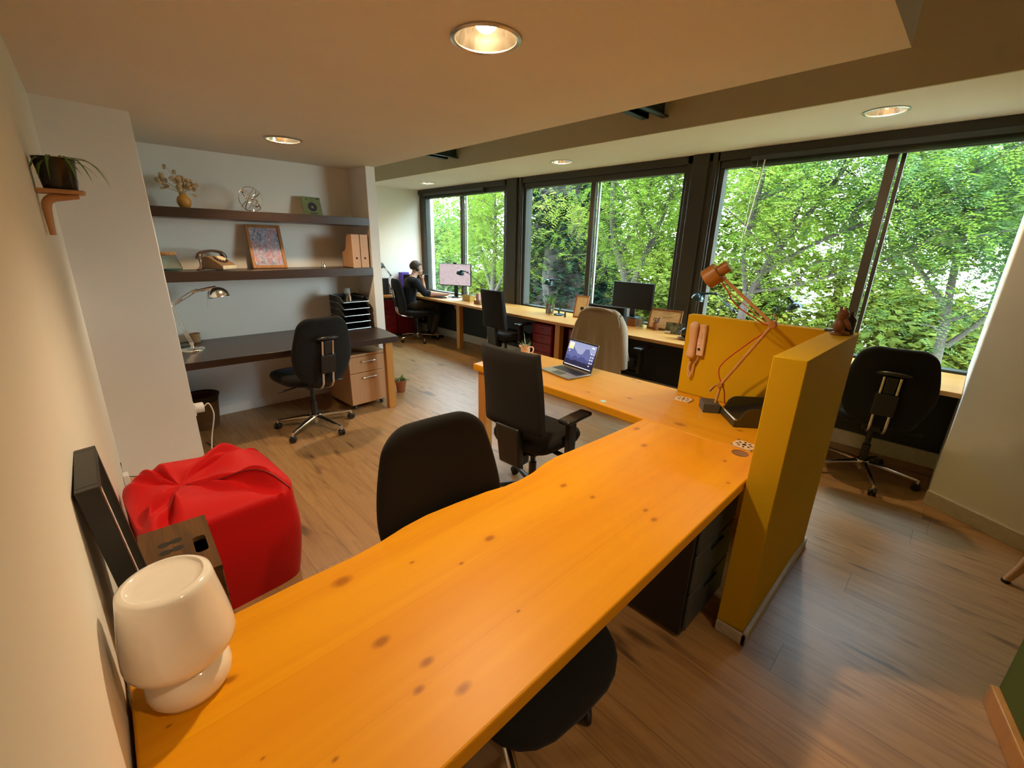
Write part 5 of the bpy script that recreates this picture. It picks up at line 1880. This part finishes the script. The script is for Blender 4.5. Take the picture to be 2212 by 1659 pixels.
for k in range(9):
    y = -0.09 + k * 0.02 + (0.008 if k > 3 else 0)
    q = B()
    q.M = bx
    q.tube([(rr.uniform(-.03, .03), y, 0.009), (rr.uniform(-.035, .035), y + rr.uniform(-.012, .012), 0.12 + rr.uniform(0, .03))], 0.0045, 6)
    tag(q.done('pen', (M['paper'], M['greypl'], M['framewood'], M['whitepl'])[k % 4]), 'thin pen standing in the yellow pencil box', 'pen', 'pens in the yellow box')
t = thing('wooden_box', 'small brown wooden box under a pink carton behind the black counter chair', 'box', (4.33, 5.21, ZW), math.radians(-4))
B().box(-0.06, 0.06, -0.075, 0.075, 0, 0.055).done('box_body', M['brownwood'], t, bevel=0.002)
tag(B().box(4.305, 4.36, 5.21, 5.275, ZW + 0.0555, ZW + 0.16).done('carton', plain('dusty pink card', (0.45, 0.27, 0.22), 0.7), bevel=0.002), 'dusty pink carton standing on the small wooden box on the counter', 'carton')

# far corner counter
t = thing('loudspeaker', 'black loudspeaker on the far corner counter beside the white wall edge', 'speaker', (3.76, 7.14, ZW))
B().box(-0.06, 0.06, -0.06, 0.06, 0, 0.28).done('cabinet', M['blackpl'], t, bevel=0.004)
B().box(-0.052, 0.052, -0.064, -0.060, 0.01, 0.27).done('grille', M['blackfab2'], t, bevel=0.002)
t = thing('dark_notebook', 'dark closed notebook computer lying on the far corner counter', 'laptop', (4.0, 7.08, ZW), math.radians(10))
B().box(-0.15, 0.15, -0.10, 0.10, 0, 0.018).done('case', M['greypl'], t, bevel=0.003)
t = thing('brown_folder', 'brown folder standing against the white wall on the far corner counter', 'folder', (3.98, 7.40, ZW))
q = B().prism([(-0.04, 0), (0.05, 0), (0.0, 0.16), (-0.03, 0.17)], -0.05, 0.05)
o = q.done('cover', plain('brown card', (0.12, 0.07, 0.05), 0.7), t)
o.rotation_euler = (PI / 2, 0, 0)
t = thing('purple_box', 'purple box on the far corner counter behind the shoulder of the seated person', 'box', (4.31, 7.42, ZW))
B().box(-0.065, 0.09, -0.06, 0.06, 0.0, 0.345).done('box_body', plain('purple card', (0.09, 0.03, 0.30), 0.6), t, bevel=0.003)

# under the counter
t = thing('computer_tower', 'black computer tower under the counter left of the bright red drawers', 'computer', (4.42, 4.10, 0))
B().box(-0.18, 0.20, -0.09, 0.09, 0.01, 0.44).done('case', M['blackpl'], t, bevel=0.004)
B().box(-0.186, -0.18, -0.085, 0.085, 0.02, 0.43).done('front_panel', M['greypl'], t, bevel=0.002)
for sx in (-0.14, 0.16):
    for sy in (-0.06, 0.06):
        B().lathe([(0.015, 0), (0.015, 0.011)], 10, (sx, sy, 0)).done('foot', M['blackpl'], t)
t = thing('socket_box', 'white socket box fixed to the dark wall under the counter', 'socket', (4.594, 5.27, 0.155))
B().box(-0.02, 0.0, -0.05, 0.05, -0.07, 0.07).done('box_body', M['whitepl'], t, bevel=0.003)
for pts, lab in (([(4.55, 4.98, 0.708), (4.57, 5.02, 0.55), (4.58, 5.0, 0.35), (4.575, 5.06, 0.14), (4.56, 5.12, 0.02), (4.50, 5.2, 0.006)], 'white cable hanging under the counter right of the pine post'),
                 ([(4.45, 6.05, 0.708), (4.48, 6.07, 0.62), (4.5, 6.0, 0.5), (4.52, 5.93, 0.38)], 'white cable loop hanging under the counter below the lit monitor')):
    q = B()
    q.tube(pts, 0.004, 7, smooth=6)
    tag(q.done('hanging_cable', M['cablewhite']), lab, 'cable')

# foot of a wooden stool at the right edge
t = thing('wooden_stool', 'wooden stool whose splayed round leg shows at the right edge near the white wall', 'stool', (3.32, -0.67, 0))
B().lathe([(0.15, 0.44), (0.17, 0.445), (0.17, 0.47), (0.15, 0.475)], 30).done('seat', M['brownwood'], t, ang=40)
for k in range(3):
    a = math.radians(125 + 120 * k)
    q = B()
    q.tube([(0.10 * math.cos(a), 0.10 * math.sin(a), 0.44), (0.18 * math.cos(a), 0.18 * math.sin(a), 0.09), (0.22 * math.cos(a), 0.22 * math.sin(a), 0.008)], [0.018, 0.020, 0.016], 12)
    lg = q.done('leg', M['beech'], t)
    B().lathe([(0.017, 0.0), (0.019, 0.004), (0.018, 0.016)], 12, (0.22 * math.cos(a), 0.22 * math.sin(a), 0.0)).done('rubber_foot', M['blackpl'], lg)
# ---------------------------------------------------------------- the seated person
P0 = Vector((4.05, 6.66, 0))
TH = math.radians(-10)
PF = Vector((math.cos(TH), math.sin(TH), 0))
PR = Vector((math.sin(TH), -math.cos(TH), 0))


def pp(f, r, z):
    """forward, right, up of the sitter -> local offset of the person's empty"""
    return PF * f + PR * r + Vector((0, 0, z))


def skin_mesh(nodes, links):
    """closed overlapping volumes along the bones, later fused into one surface"""
    q = B()
    R3 = Matrix(((PR.x, PF.x, 0, 0), (PR.y, PF.y, 0, 0), (0, 0, 1, 0), (0, 0, 0, 1)))
    for a, b in links:
        A, C = nodes[a], nodes[b]
        ra = (A[1], A[2] if len(A) > 2 else A[1])
        rb = (C[1], C[2] if len(C) > 2 else C[1])
        d = (C[0] - A[0]).length
        n = max(2, int(d / (0.28 * min(ra[1], rb[1]))))
        for k in range(n + 1):
            t2 = k / n
            p = A[0].lerp(C[0], t2)
            rx, ry = lerp(ra[0], rb[0], t2), lerp(ra[1], rb[1], t2)
            q.M = Matrix.Translation(p) @ R3
            q.sphere((0, 0, 0), (rx, ry, min(rx, ry) if rx < 0.09 else (rx + ry) * 0.42), 14, 9)
    bmesh.ops.recalc_face_normals(q.bm, faces=q.bm.faces)
    me = bpy.data.meshes.new('volume')
    q.bm.to_mesh(me)
    q.bm.free()
    return me


def voxel(bm_or_mesh, name, mat, parent, size=0.007, smooth=4):
    o = bpy.data.objects.new(name, bm_or_mesh)
    COL.objects.link(o)
    md = o.modifiers.new('remesh', 'REMESH')
    md.mode = 'VOXEL'
    md.voxel_size = size
    md.use_smooth_shade = True
    md2 = o.modifiers.new('smooth', 'SMOOTH')
    md2.iterations = smooth
    md2.factor = 0.5
    dg = bpy.context.evaluated_depsgraph_get()
    me = bpy.data.meshes.new_from_object(o.evaluated_get(dg))
    o.modifiers.clear()
    o.data = me
    me.materials.clear()
    me.materials.append(mat)
    for p in me.polygons:
        p.use_smooth = True
    o.parent = parent
    return o


person = thing('person', 'seated person in a black jumper wearing a headset and resting the chin on one hand', 'person', P0)
skin = plain('skin', (0.60, 0.34, 0.24), 0.5, var=0.05, scale=40, sub=0.05)
headc = pp(0.095, -0.055, 1.205)
hf = (PF * math.cos(math.radians(-12)) + PR * math.sin(math.radians(12))).normalized()
hr = Vector((hf.y, -hf.x, 0))


def hp(f, r, u):
    """point of the head: forward, right, up from the head centre, tipped a little towards the hand"""
    return headc + hf * (f + 0.10 * u) * 1.0 + hr * (r + 0.10 * u) + Vector((0, 0, u - 0.12 * f))


N = {'pelvis': (pp(-0.07, 0, 0.62), 0.15, 0.11), 'waist': (pp(-0.09, -0.005, 0.72), 0.13, 0.10), 'chest': (pp(-0.05, -0.015, 0.88), 0.145, 0.11),
     'upper': (pp(-0.015, -0.025, 0.985), 0.12, 0.09), 'neck0': (pp(0.015, -0.035, 1.06), 0.06, 0.058), 'neck1': (pp(0.06, -0.05, 1.12), 0.054, 0.054), 'skull': (pp(0.085, -0.055, 1.18), 0.058, 0.06),
     'shR': (pp(0.0, 0.165, 0.985), 0.062), 'shR2': (pp(0.01, 0.20, 0.955), 0.055), 'elR': (pp(0.10, 0.265, 0.815), 0.044), 'faR': (pp(0.24, 0.33, 0.800), 0.042), 'wrR': (pp(0.385, 0.415, 0.795), 0.027), 'haR': (pp(0.425, 0.435, 0.797), 0.030, 0.020),
     'shL': (pp(-0.01, -0.205, 0.975), 0.062), 'shL2': (pp(0.02, -0.235, 0.945), 0.055), 'elL': (pp(0.27, -0.205, 0.80), 0.044), 'faL': (pp(0.245, -0.15, 0.90), 0.040), 'wrL': (pp(0.215, -0.095, 1.0), 0.027), 'haL': (pp(0.205, -0.075, 1.045), 0.030, 0.022),
     'hipR': (pp(-0.04, 0.09, 0.595), 0.088), 'knR': (pp(0.36, 0.13, 0.605), 0.062), 'caR': (pp(0.38, 0.13, 0.42), 0.052), 'anR': (pp(0.29, 0.13, 0.11), 0.036), 'toR': (pp(0.39, 0.14, 0.055), 0.034, 0.026),
     'hipL': (pp(-0.04, -0.09, 0.595), 0.088), 'knL': (pp(0.36, -0.13, 0.605), 0.062), 'caL': (pp(0.37, -0.13, 0.42), 0.052), 'anL': (pp(0.33, -0.13, 0.11), 0.036), 'toL': (pp(0.43, -0.14, 0.055), 0.034, 0.026)}
Lk = [('pelvis', 'waist'), ('waist', 'chest'), ('chest', 'upper'), ('upper', 'neck0'), ('neck0', 'neck1'), ('neck1', 'skull'),
      ('upper', 'shR'), ('shR', 'shR2'), ('shR2', 'elR'), ('elR', 'faR'), ('faR', 'wrR'), ('wrR', 'haR'),
      ('upper', 'shL'), ('shL', 'shL2'), ('shL2', 'elL'), ('elL', 'faL'), ('faL', 'wrL'), ('wrL', 'haL'),
      ('pelvis', 'hipR'), ('hipR', 'knR'), ('knR', 'caR'), ('caR', 'anR'), ('anR', 'toR'),
      ('pelvis', 'hipL'), ('hipL', 'knL'), ('knL', 'caL'), ('caL', 'anL'), ('anL', 'toL')]
bm_mesh = skin_mesh(N, Lk)
q = B()
q.bm.from_mesh(bm_mesh)
# head: cranium, jaw, nose, brows, lips, ears


def blob(f, r, u, rf, rr_, ru, n=18, m=12):
    q.M = Matrix.Translation(hp(f, r, u)) @ Matrix(((hf.x, hr.x, 0, 0), (hf.y, hr.y, 0, 0), (0, 0, 1, 0), (0, 0, 0, 1)))
    q.sphere((0, 0, 0), (rf, rr_, ru), n, m)
    q.M = Matrix.Identity(4)


blob(-0.010, 0, 0.030, 0.092, 0.073, 0.084, 24, 16)
blob(0.030, 0, -0.025, 0.062, 0.060, 0.078)
blob(0.056, 0, -0.078, 0.030, 0.032, 0.026)
blob(0.088, 0, -0.012, 0.016, 0.011, 0.024)
blob(0.100, 0, -0.026, 0.014, 0.013, 0.010)
blob(0.078, 0, 0.018, 0.014, 0.052, 0.009)
blob(0.083, 0, -0.052, 0.012, 0.022, 0.006)
blob(0.081, 0, -0.062, 0.012, 0.020, 0.006)
for sgn in (-1, 1):
    blob(-0.002, 0.074 * sgn, -0.010, 0.020, 0.009, 0.030)
    blob(0.070, 0.030 * sgn, 0.002, 0.012, 0.014, 0.008)
# fingers of the hand on the mouse, then of the hand at the chin
hR = pp(0.425, 0.435, 0.797)
dR = (hR - pp(0.385, 0.415, 0.795)).normalized()
sR = Vector((dR.y, -dR.x, 0))
for k, (off, ln) in enumerate(((-0.026, 0.060), (-0.009, 0.072), (0.009, 0.068), (0.025, 0.054))):
    a = hR + dR * 0.018 + sR * off + Vector((0, 0, 0.004))
    q.tube([a - dR * 0.02, a + dR * ln * 0.45 + Vector((0, 0, 0.006)), a + dR * ln * 0.8 - Vector((0, 0, 0.006)), a + dR * ln - Vector((0, 0, 0.020))], [0.010, 0.0095, 0.0085, 0.007], 9, smooth=3)
a = hR - dR * 0.015 - sR * 0.022
q.tube([a, a - sR * 0.022 + dR * 0.02 - Vector((0, 0, 0.006)), a - sR * 0.026 + dR * 0.05 - Vector((0, 0, 0.014))], [0.012, 0.010, 0.008], 9, smooth=3)
hL = pp(0.205, -0.075, 1.045)
for k, (o2, ln) in enumerate(((0.030, 0.05), (0.012, 0.058), (-0.006, 0.056), (-0.024, 0.048))):
    a = hL + PR * (0.01) + Vector((0, 0, 0.012)) + PF * (o2 * 0.6) + Vector((0, 0, o2 * 0.3))
    q.tube([a - Vector((0, 0, 0.02)), a + Vector((0, 0, 0.024)) + PR * 0.012, a + Vector((0, 0, 0.022)) + PR * 0.034 - PF * 0.012, a + Vector((0, 0, 0.002)) + PR * 0.042 - PF * 0.02], [0.0105, 0.0098, 0.009, 0.0075], 9, smooth=3)
a = hL - PF * 0.012 + Vector((0, 0, -0.01))
q.tube([a, a - PF * 0.03 + Vector((0, 0, 0.022)) + PR * 0.012, a - PF * 0.04 + Vector((0, 0, 0.055)) + PR * 0.016], [0.012, 0.010, 0.008], 9, smooth=3)
bmesh.ops.recalc_face_normals(q.bm, faces=q.bm.faces)
me = bpy.data.meshes.new('body')
q.bm.to_mesh(me)
q.bm.free()
voxel(me, 'body', skin, person, 0.0055, 3)

# black jumper with sleeves pushed to the elbow
g = 0.014
NJ = {k: (N[k][0], N[k][1] + g, (N[k][2] if len(N[k]) > 2 else N[k][1]) + g) for k in ('waist', 'chest', 'upper', 'shR', 'shR2', 'elR', 'shL', 'shL2', 'elL')}
NJ['hem'] = (pp(-0.075, 0, 0.635), 0.155, 0.125)
NJ['collar'] = (pp(0.008, -0.032, 1.035), 0.070, 0.066)
NJ['cuR'] = (pp(0.16, 0.295, 0.812), 0.050)
NJ['cuL'] = (pp(0.262, -0.18, 0.845), 0.048)
jm = skin_mesh(NJ, [('waist', 'hem'), ('waist', 'chest'), ('chest', 'upper'), ('upper', 'collar'), ('upper', 'shR'), ('shR', 'shR2'), ('shR2', 'elR'), ('elR', 'cuR'),
                    ('upper', 'shL'), ('shL', 'shL2'), ('shL2', 'elL'), ('elL', 'cuL')])
voxel(jm, 'jumper', fabric('black jumper knit', (0.014, 0.014, 0.017), 300), person, 0.008, 3)
NT = {k: (N[k][0], N[k][1] + g, (N[k][2] if len(N[k]) > 2 else N[k][1]) + g) for k in ('pelvis', 'hipR', 'knR', 'caR', 'hipL', 'knL', 'caL')}
NT['anR'] = (N['anR'][0] + Vector((0, 0, 0.02)), 0.055)
NT['anL'] = (N['anL'][0] + Vector((0, 0, 0.02)), 0.055)
tm = skin_mesh(NT, [('pelvis', 'hipR'), ('hipR', 'knR'), ('knR', 'caR'), ('caR', 'anR'), ('pelvis', 'hipL'), ('hipL', 'knL'), ('knL', 'caL'), ('caL', 'anL')])
voxel(tm, 'trousers', fabric('brown grey trousers', (0.060, 0.042, 0.024), 300), person, 0.009, 3)
for s_ in ('R', 'L'):
    an, to = N['an' + s_][0], N['to' + s_][0]
    q = B()
    d = (to - an)
    d.z = 0
    d.normalize()
    side = Vector((d.y, -d.x, 0))
    rings = []
    for f, w, h in ((-0.055, 0.02, 0.05), (-0.05, 0.034, 0.085), (0.0, 0.038, 0.095), (0.05, 0.042, 0.075), (0.11, 0.046, 0.055), (0.16, 0.040, 0.045), (0.185, 0.018, 0.03)):
        c = Vector((an.x, an.y, 0)) + d * f
        rings.append([c + side * (w * math.cos(a2)) + Vector((0, 0, 0.004 + (h if math.sin(a2) > 0 else 0.0) * max(0, math.sin(a2)))) for a2 in (2 * PI * k / 16 for k in range(16))])
    q.rings(rings)
    q.done('shoe', M['blackpl'], person, ang=60)
# hair and headset
q = B()


def hair(u, v):
    a = 2 * PI * u
    t2 = v * PI * 0.62
    rf, rr_, ru = 0.104, 0.084, 0.096
    wob = 1 + 0.03 * math.sin(a * 9 + v * 7) * v + 0.02 * math.sin(a * 5 - v * 11)
    low = 1.0 if math.cos(a) < 0.45 else 0.62
    t3 = t2 * (1.12 if math.cos(a) < -0.2 else low)
    p = (-0.016 + rf * math.sin(t3) * math.cos(a) * wob, rr_ * math.sin(t3) * math.sin(a) * wob, 0.036 + ru * math.cos(t3) * wob)
    return hp(*p)


q.grid(48, 18, hair, lambda u, v: (headc - Vector(hair(u, v))) * 0.13)
bmesh.ops.remove_doubles(q.bm, verts=q.bm.verts, dist=0.0006)
hm = NM('short brown hair')
n = hm.noise(hm.mapping((60, 60, 12)), 3, 3)
hm.set(col=hm.ramp(n, [(0.3, (0.022, 0.012, 0.007)), (0.7, (0.075, 0.042, 0.022))]), rough=0.55)
hm.bump(n, 0.5, 0.004)
q.done('hair', hm.m, person, ang=80)
q = B()
q.tube([hp(-0.005, 0.088 * math.cos(a2), 0.012 + 0.118 * math.sin(a2)) for a2 in (PI * k / 16 for k in range(17))], 0.006, 8)
for sgn in (-1, 1):
    c = hp(0.0, 0.088 * sgn, -0.010)
    q.M = Matrix.Translation(c) @ hr.to_track_quat('Z', 'Y').to_matrix().to_4x4()
    q.lathe([(0.030, -0.010), (0.034, -0.004), (0.034, 0.006), (0.026, 0.012)], 18)
    q.M = Matrix.Identity(4)
q.tube([hp(0.01, 0.095, -0.03), hp(0.05, 0.088, -0.06), hp(0.095, 0.055, -0.07)], 0.003, 6, smooth=4)
q.done('headset', M['blackpl'], person, ang=60)
# ---------------------------------------------------------------- the garden outside
GZ = -3.2
gm = NM('dry garden ground')
n = gm.noise(gm.obj(), 0.7, 5)
n2 = gm.noise(gm.obj(), 9, 4)
gm.set(col=gm.mix(gm.math('MULTIPLY', n2, 0.5), gm.ramp(n, [(0.35, (0.035, 0.045, 0.01)), (0.6, (0.15, 0.14, 0.09))]), (0.06, 0.07, 0.025)), rough=0.95)
struct(B().box(5.2, 60, -40, 60, GZ - 0.2, GZ).done('ground', gm.m))

bark = NM('grey brown bark')
n = bark.noise(bark.mapping((14, 14, 2.5)), 4, 5, 0.65, 0.6)
bark.set(col=bark.ramp(n, [(0.3, (0.008, 0.005, 0.003)), (0.7, (0.032, 0.021, 0.014))]), rough=0.9)
bark.bump(n, 0.6, 0.02)
bark = bark.m
leafA = leaf_mat('bright pinnate leaf', (0.050, 0.095, 0.010), (0.130, 0.180, 0.026), 0.55)
leafB = leaf_mat('yellow green leaf', (0.085, 0.115, 0.014), (0.175, 0.195, 0.040), 0.55)
leafC = leaf_mat('blue green leaf', (0.034, 0.074, 0.022), (0.085, 0.135, 0.048), 0.45)
leafD = leaf_mat('dark cypress leaf', (0.0045, 0.013, 0.008), (0.016, 0.034, 0.020), 0.15)


def leaves_mesh(name, mat, parent, centres, seed, per=26, spread=0.45, L=(0.16, 0.30), pairs=6, lw=0.020, droop=0.5, single=False):
    """pinnate leaves scattered around branch points; written as one quad per leaflet"""
    r = random.Random(seed)
    V, F = [], []
    for c in centres:
        for _ in range(per):
            o = Vector(c) + Vector((r.gauss(0, spread), r.gauss(0, spread), r.gauss(0, spread * 0.75)))
            a = r.uniform(0, 2 * PI)
            d = Vector((math.cos(a), math.sin(a), r.uniform(-0.9, 0.35) * droop * 2)).normalized()
            s = d.cross(Vector((r.uniform(-.4, .4), r.uniform(-.4, .4), 1))).normalized()
            nn = d.cross(s)
            ln = r.uniform(*L)
            if single:
                w = ln * 0.36
                i = len(V)
                V += [o, o + d * ln * 0.5 + s * w, o + d * ln, o + d * ln * 0.5 - s * w]
                F.append((i, i + 1, i + 2, i + 3))
                continue
            for k in range(pairs):
                t2 = (k + 0.7) / pairs
                p = o + d * ln * t2 - Vector((0, 0, 0.25 * ln * t2 * t2))
                ll = lw * 2.3 * (1 - 0.25 * abs(t2 - 0.5))
                for sg in (-1, 1):
                    dd = (s * sg + d * 0.35 + nn * r.uniform(-0.25, 0.25)).normalized()
                    e = dd.cross(nn).normalized() * lw * 0.5
                    i = len(V)
                    V += [p, p + dd * ll * 0.5 + e, p + dd * ll, p + dd * ll * 0.5 - e]
                    F.append((i, i + 1, i + 2, i + 3))
    me = bpy.data.meshes.new(name)
    me.from_pydata([tuple(v) for v in V], [], F)
    me.materials.append(mat)
    o = bpy.data.objects.new(name, me)
    COL.objects.link(o)
    o.parent = parent
    return o


def tree(label, base, trunks, twigs, mat, seed, grp='trees outside the windows', extra=(), **kw):
    """trunks: [(points, radii)] in room coordinates; twigs: how many side branches per trunk"""
    t = thing('tree', label, 'tree', base, 0, grp)
    o = Vector(base)
    r = random.Random(seed)
    centres = [Vector(e) - o for e in extra]
    q = B()
    br = B()
    nb = 0
    for pts, rad in trunks:
        P = [Vector(p) - o for p in pts]
        q.tube(P, rad, 9, smooth=4)
        C, RR = catmull(P, rad, 6)
        for k in range(twigs):
            i = r.randrange(int(len(C) * 0.35), len(C))
            a = r.uniform(0, 2 * PI)
            ln = r.uniform(0.5, 1.3)
            d = Vector((math.cos(a), math.sin(a), r.uniform(0.05, 0.8))).normalized()
            e1 = C[i] + d * ln * 0.5 + Vector((0, 0, 0.08))
            e2 = C[i] + d * ln + Vector((r.uniform(-.15, .15), r.uniform(-.15, .15), r.uniform(-0.05, 0.2)))
            br.tube([C[i], e1, e2], [max(0.008, RR[i] * 0.42), 0.010, 0.004], 5, smooth=2)
            nb += 1
            centres += [e1, e2, e2 + Vector((r.uniform(-.4, .4), r.uniform(-.4, .4), r.uniform(-.2, .4)))]
    q.done('trunk', bark, t, ang=70)
    if nb:
        br.done('branches', bark, t, ang=70)
    leaves_mesh('foliage', mat, t, centres, seed, **kw)
    return t


# robinia with the forked trunk behind the middle window
tree('tree with a forked grey trunk behind the monitor in the middle window', (8.0, 4.72, GZ),
     [([(8.0, 4.72, GZ), (8.0, 4.90, 0.4), (8.05, 5.02, 1.1), (8.0, 5.30, 1.75), (8.0, 5.42, 2.6), (8.1, 5.5, 4.2)], [0.13, 0.10, 0.085, 0.075, 0.065, 0.04]),
      ([(8.0, 4.88, 0.3), (8.0, 4.72, 1.1), (8.05, 4.45, 1.85), (8.0, 4.13, 2.75), (8.0, 3.7, 4.0)], [0.075, 0.06, 0.055, 0.042, 0.025]),
      ([(8.0, 5.15, 1.55), (8.1, 4.92, 2.0), (8.2, 4.75, 2.7), (8.2, 4.6, 3.6)], [0.035, 0.028, 0.022, 0.012])],
     17, leafA, 11, per=44, spread=0.42)
# fan of thin branches behind the right window
tree('tree with thin dark branches fanning upward behind the right window', (7.6, 2.45, GZ),
     [([(7.6, 2.45, GZ), (7.6, 2.5, 0.2), (7.6, 2.42, 0.95), (7.7, 2.2, 1.6), (7.8, 1.75, 2.4), (7.9, 1.3, 3.4)], [0.09, 0.07, 0.055, 0.045, 0.032, 0.015]),
      ([(7.6, 2.45, 0.8), (7.6, 2.62, 1.6), (7.6, 2.55, 2.5), (7.6, 2.5, 3.6)], [0.04, 0.034, 0.026, 0.012]),
      ([(7.65, 2.3, 1.3), (7.7, 1.7, 1.75), (7.8, 1.0, 2.1), (7.9, 0.2, 2.5)], [0.034, 0.028, 0.02, 0.01]),
      ([(7.6, 2.42, 1.0), (7.6, 1.8, 1.15), (7.7, 1.1, 1.45), (7.8, 0.4, 1.75)], [0.03, 0.024, 0.018, 0.008]),
      ([(7.7, 2.05, 1.9), (7.8, 2.0, 2.6), (7.9, 1.9, 3.5)], [0.028, 0.02, 0.01])],
     11, leafA, 21, per=25, spread=0.45)
tree('leafy tree filling the far right pane', (8.6, 0.0, GZ),
     [([(8.6, 0.0, GZ), (8.6, 0.1, 0.0), (8.5, 0.2, 1.2), (8.5, 0.3, 2.4), (8.5, 0.3, 3.8)], [0.09, 0.06, 0.045, 0.03, 0.012]),
      ([(8.6, 0.05, 0.4), (8.5, -0.4, 1.2), (8.4, -0.6, 2.2), (8.4, -0.8, 3.2)], [0.04, 0.03, 0.02, 0.008]),
      ([(8.5, 0.15, 0.9), (8.4, 0.7, 1.6), (8.3, 1.1, 2.3)], [0.04, 0.03, 0.01])],
     17, leafC, 31, per=50, spread=0.42, L=(0.14, 0.26))
# robinia boughs hanging in front of the cypress
tree('tree with bright boughs hanging before the dark cypress', (7.7, 7.95, GZ),
     [([(7.7, 7.95, GZ), (7.7, 7.95, 0.5), (7.6, 7.8, 2.4), (7.4, 7.0, 3.2), (7.2, 5.9, 3.3)], [0.11, 0.09, 0.06, 0.04, 0.012])],
     0, leafB, 41, extra=[(7.1, 5.15 + 0.125 * i, 2.34 - 0.13 * ((i * 5) % 4) / 2 + 0.02 * i) for i in range(11)] + [(7.1, 5.72, 1.92), (7.1, 5.35, 2.05), (7.3, 6.75, 1.9)],
     per=7, spread=0.11, L=(0.20, 0.32), lw=0.030, droop=0.7)
# dark cypress
t = thing('cypress_tree', 'dark blue green cypress filling the left half of the middle window', 'tree', (9.6, 7.75, GZ), 0)
B().tube([(0, 0, 0), (0.05, 0, 4), (0, 0.05, 9)], [0.2, 0.14, 0.04], 10).done('trunk', bark, t)
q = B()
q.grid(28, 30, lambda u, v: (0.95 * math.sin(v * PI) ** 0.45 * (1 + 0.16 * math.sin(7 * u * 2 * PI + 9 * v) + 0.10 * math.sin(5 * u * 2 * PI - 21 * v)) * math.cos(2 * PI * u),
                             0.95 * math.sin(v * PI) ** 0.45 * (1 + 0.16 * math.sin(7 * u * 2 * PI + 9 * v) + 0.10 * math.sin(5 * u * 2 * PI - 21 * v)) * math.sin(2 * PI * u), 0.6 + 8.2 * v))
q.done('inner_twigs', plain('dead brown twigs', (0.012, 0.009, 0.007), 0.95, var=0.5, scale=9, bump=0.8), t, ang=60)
r = random.Random(51)
cs = []
for k in range(760):
    z = r.uniform(0.8, 9.2)
    Rm = 1.42 * (1 - (max(0, z - 6) / 4.2) ** 2) * (0.75 + 0.25 * min(1, z / 2))
    a = r.uniform(0, 2 * PI)
    rr_ = Rm * (0.80 + 0.22 * math.sin(3 * a + z * 2.1) * r.uniform(0, 1)) * math.sqrt(r.uniform(0.55, 1))
    cs.append((rr_ * math.cos(a), rr_ * math.sin(a), z))
leaves_mesh('foliage', leafD, t, cs, 52, per=34, spread=0.15, L=(0.10, 0.22), single=True, droop=-0.4)
# left window
tree('shrubby dark green tree outside the far corner window', (9.2, 12.9, GZ),
     [([(9.2, 12.9, GZ), (9.2, 12.9, 0), (9.2, 12.8, 1.5), (9.2, 12.7, 2.2)], [0.1, 0.08, 0.05, 0.02])],
     20, leafC, 61, per=60, spread=0.36, L=(0.10, 0.18), single=True)
tree('bright leafy tree outside the right half of the far corner window', (8.2, 9.3, GZ),
     [([(8.2, 9.3, GZ), (8.2, 9.3, 0.4), (8.2, 9.2, 1.8), (8.2, 9.3, 3.6)], [0.11, 0.08, 0.05, 0.02]),
      ([(8.2, 9.3, 0.3), (8.2, 9.9, 1.6), (8.3, 10.5, 2.8)], [0.06, 0.04, 0.015]),
      ([(8.2, 9.3, 0.2), (8.2, 8.8, 1.0), (8.2, 8.6, 2.0)], [0.05, 0.035, 0.012])],
     16, leafA, 71, per=46, spread=0.45)
# farther greenery: each its own crown
FAR = [(13.0, 2.2, 3.0, 2.4, leafB, 'pale tree farther off behind the fan of branches'),
       (14.5, 6.3, 3.4, 2.4, leafA, 'tree farther off between the cypress and the forked trunk'),
       (13.0, -2.2, 2.6, 2.3, leafC, 'tree farther off at the right edge of the last pane'),
       (15.0, 14.5, 3.6, 2.6, leafB, 'tree farther off seen between cypress and corner window'),
       (16.0, 22.0, 3.4, 2.6, leafA, 'tree farther off in the corner window'),
       (17.0, 10.0, 4.2, 2.8, leafB, 'pale tall tree far behind the cypress'),
       (12.5, 4.6, 0.0, 1.5, leafB, 'low pale shrub below the monitor in the middle window'),
       (12.0, 1.0, -0.4, 1.5, leafB, 'low pale shrub below the right window'),
       (16.0, -0.5, 4.4, 3.0, leafA, 'tall tree farthest off behind the fan of branches'),
       (12.0, 15.4, 0.6, 2.0, leafC, 'rounded tree beyond the shrubby tree in the corner window'),
       (11.0, 11.9, -0.6, 1.5, leafB, 'low pale shrub below the right half of the corner window'),
       (13.5, 7.9, 0.4, 1.6, leafB, 'pale shrub beyond the forked trunk and behind the monitor')]
for i, (x, y, z, R0, mt, lab) in enumerate(FAR):
    t = thing('tree', lab, 'tree', (x, y, GZ), 0, 'trees outside the windows')
    r = random.Random(90 + i)
    H0 = z - GZ
    B().tube([(0, 0, 0), (0.1, 0, H0 * 0.6), (0, 0.1, H0)], [0.16, 0.11, 0.04], 8, smooth=3).done('trunk', bark, t, ang=70)
    cs = []
    for k in range(430):
        a, b2 = r.uniform(0, 2 * PI), r.uniform(-1, 1)
        rad = R0 * (0.55 + 0.45 * r.random() ** 0.5)
        c2 = math.sqrt(1 - b2 * b2)
        cs.append((rad * c2 * math.cos(a), rad * c2 * math.sin(a) * 1.1, H0 + rad * b2 * 0.95))
    leaves_mesh('foliage', mt, t, cs, 190 + i, per=34, spread=0.22, L=(0.12, 0.22), single=True)
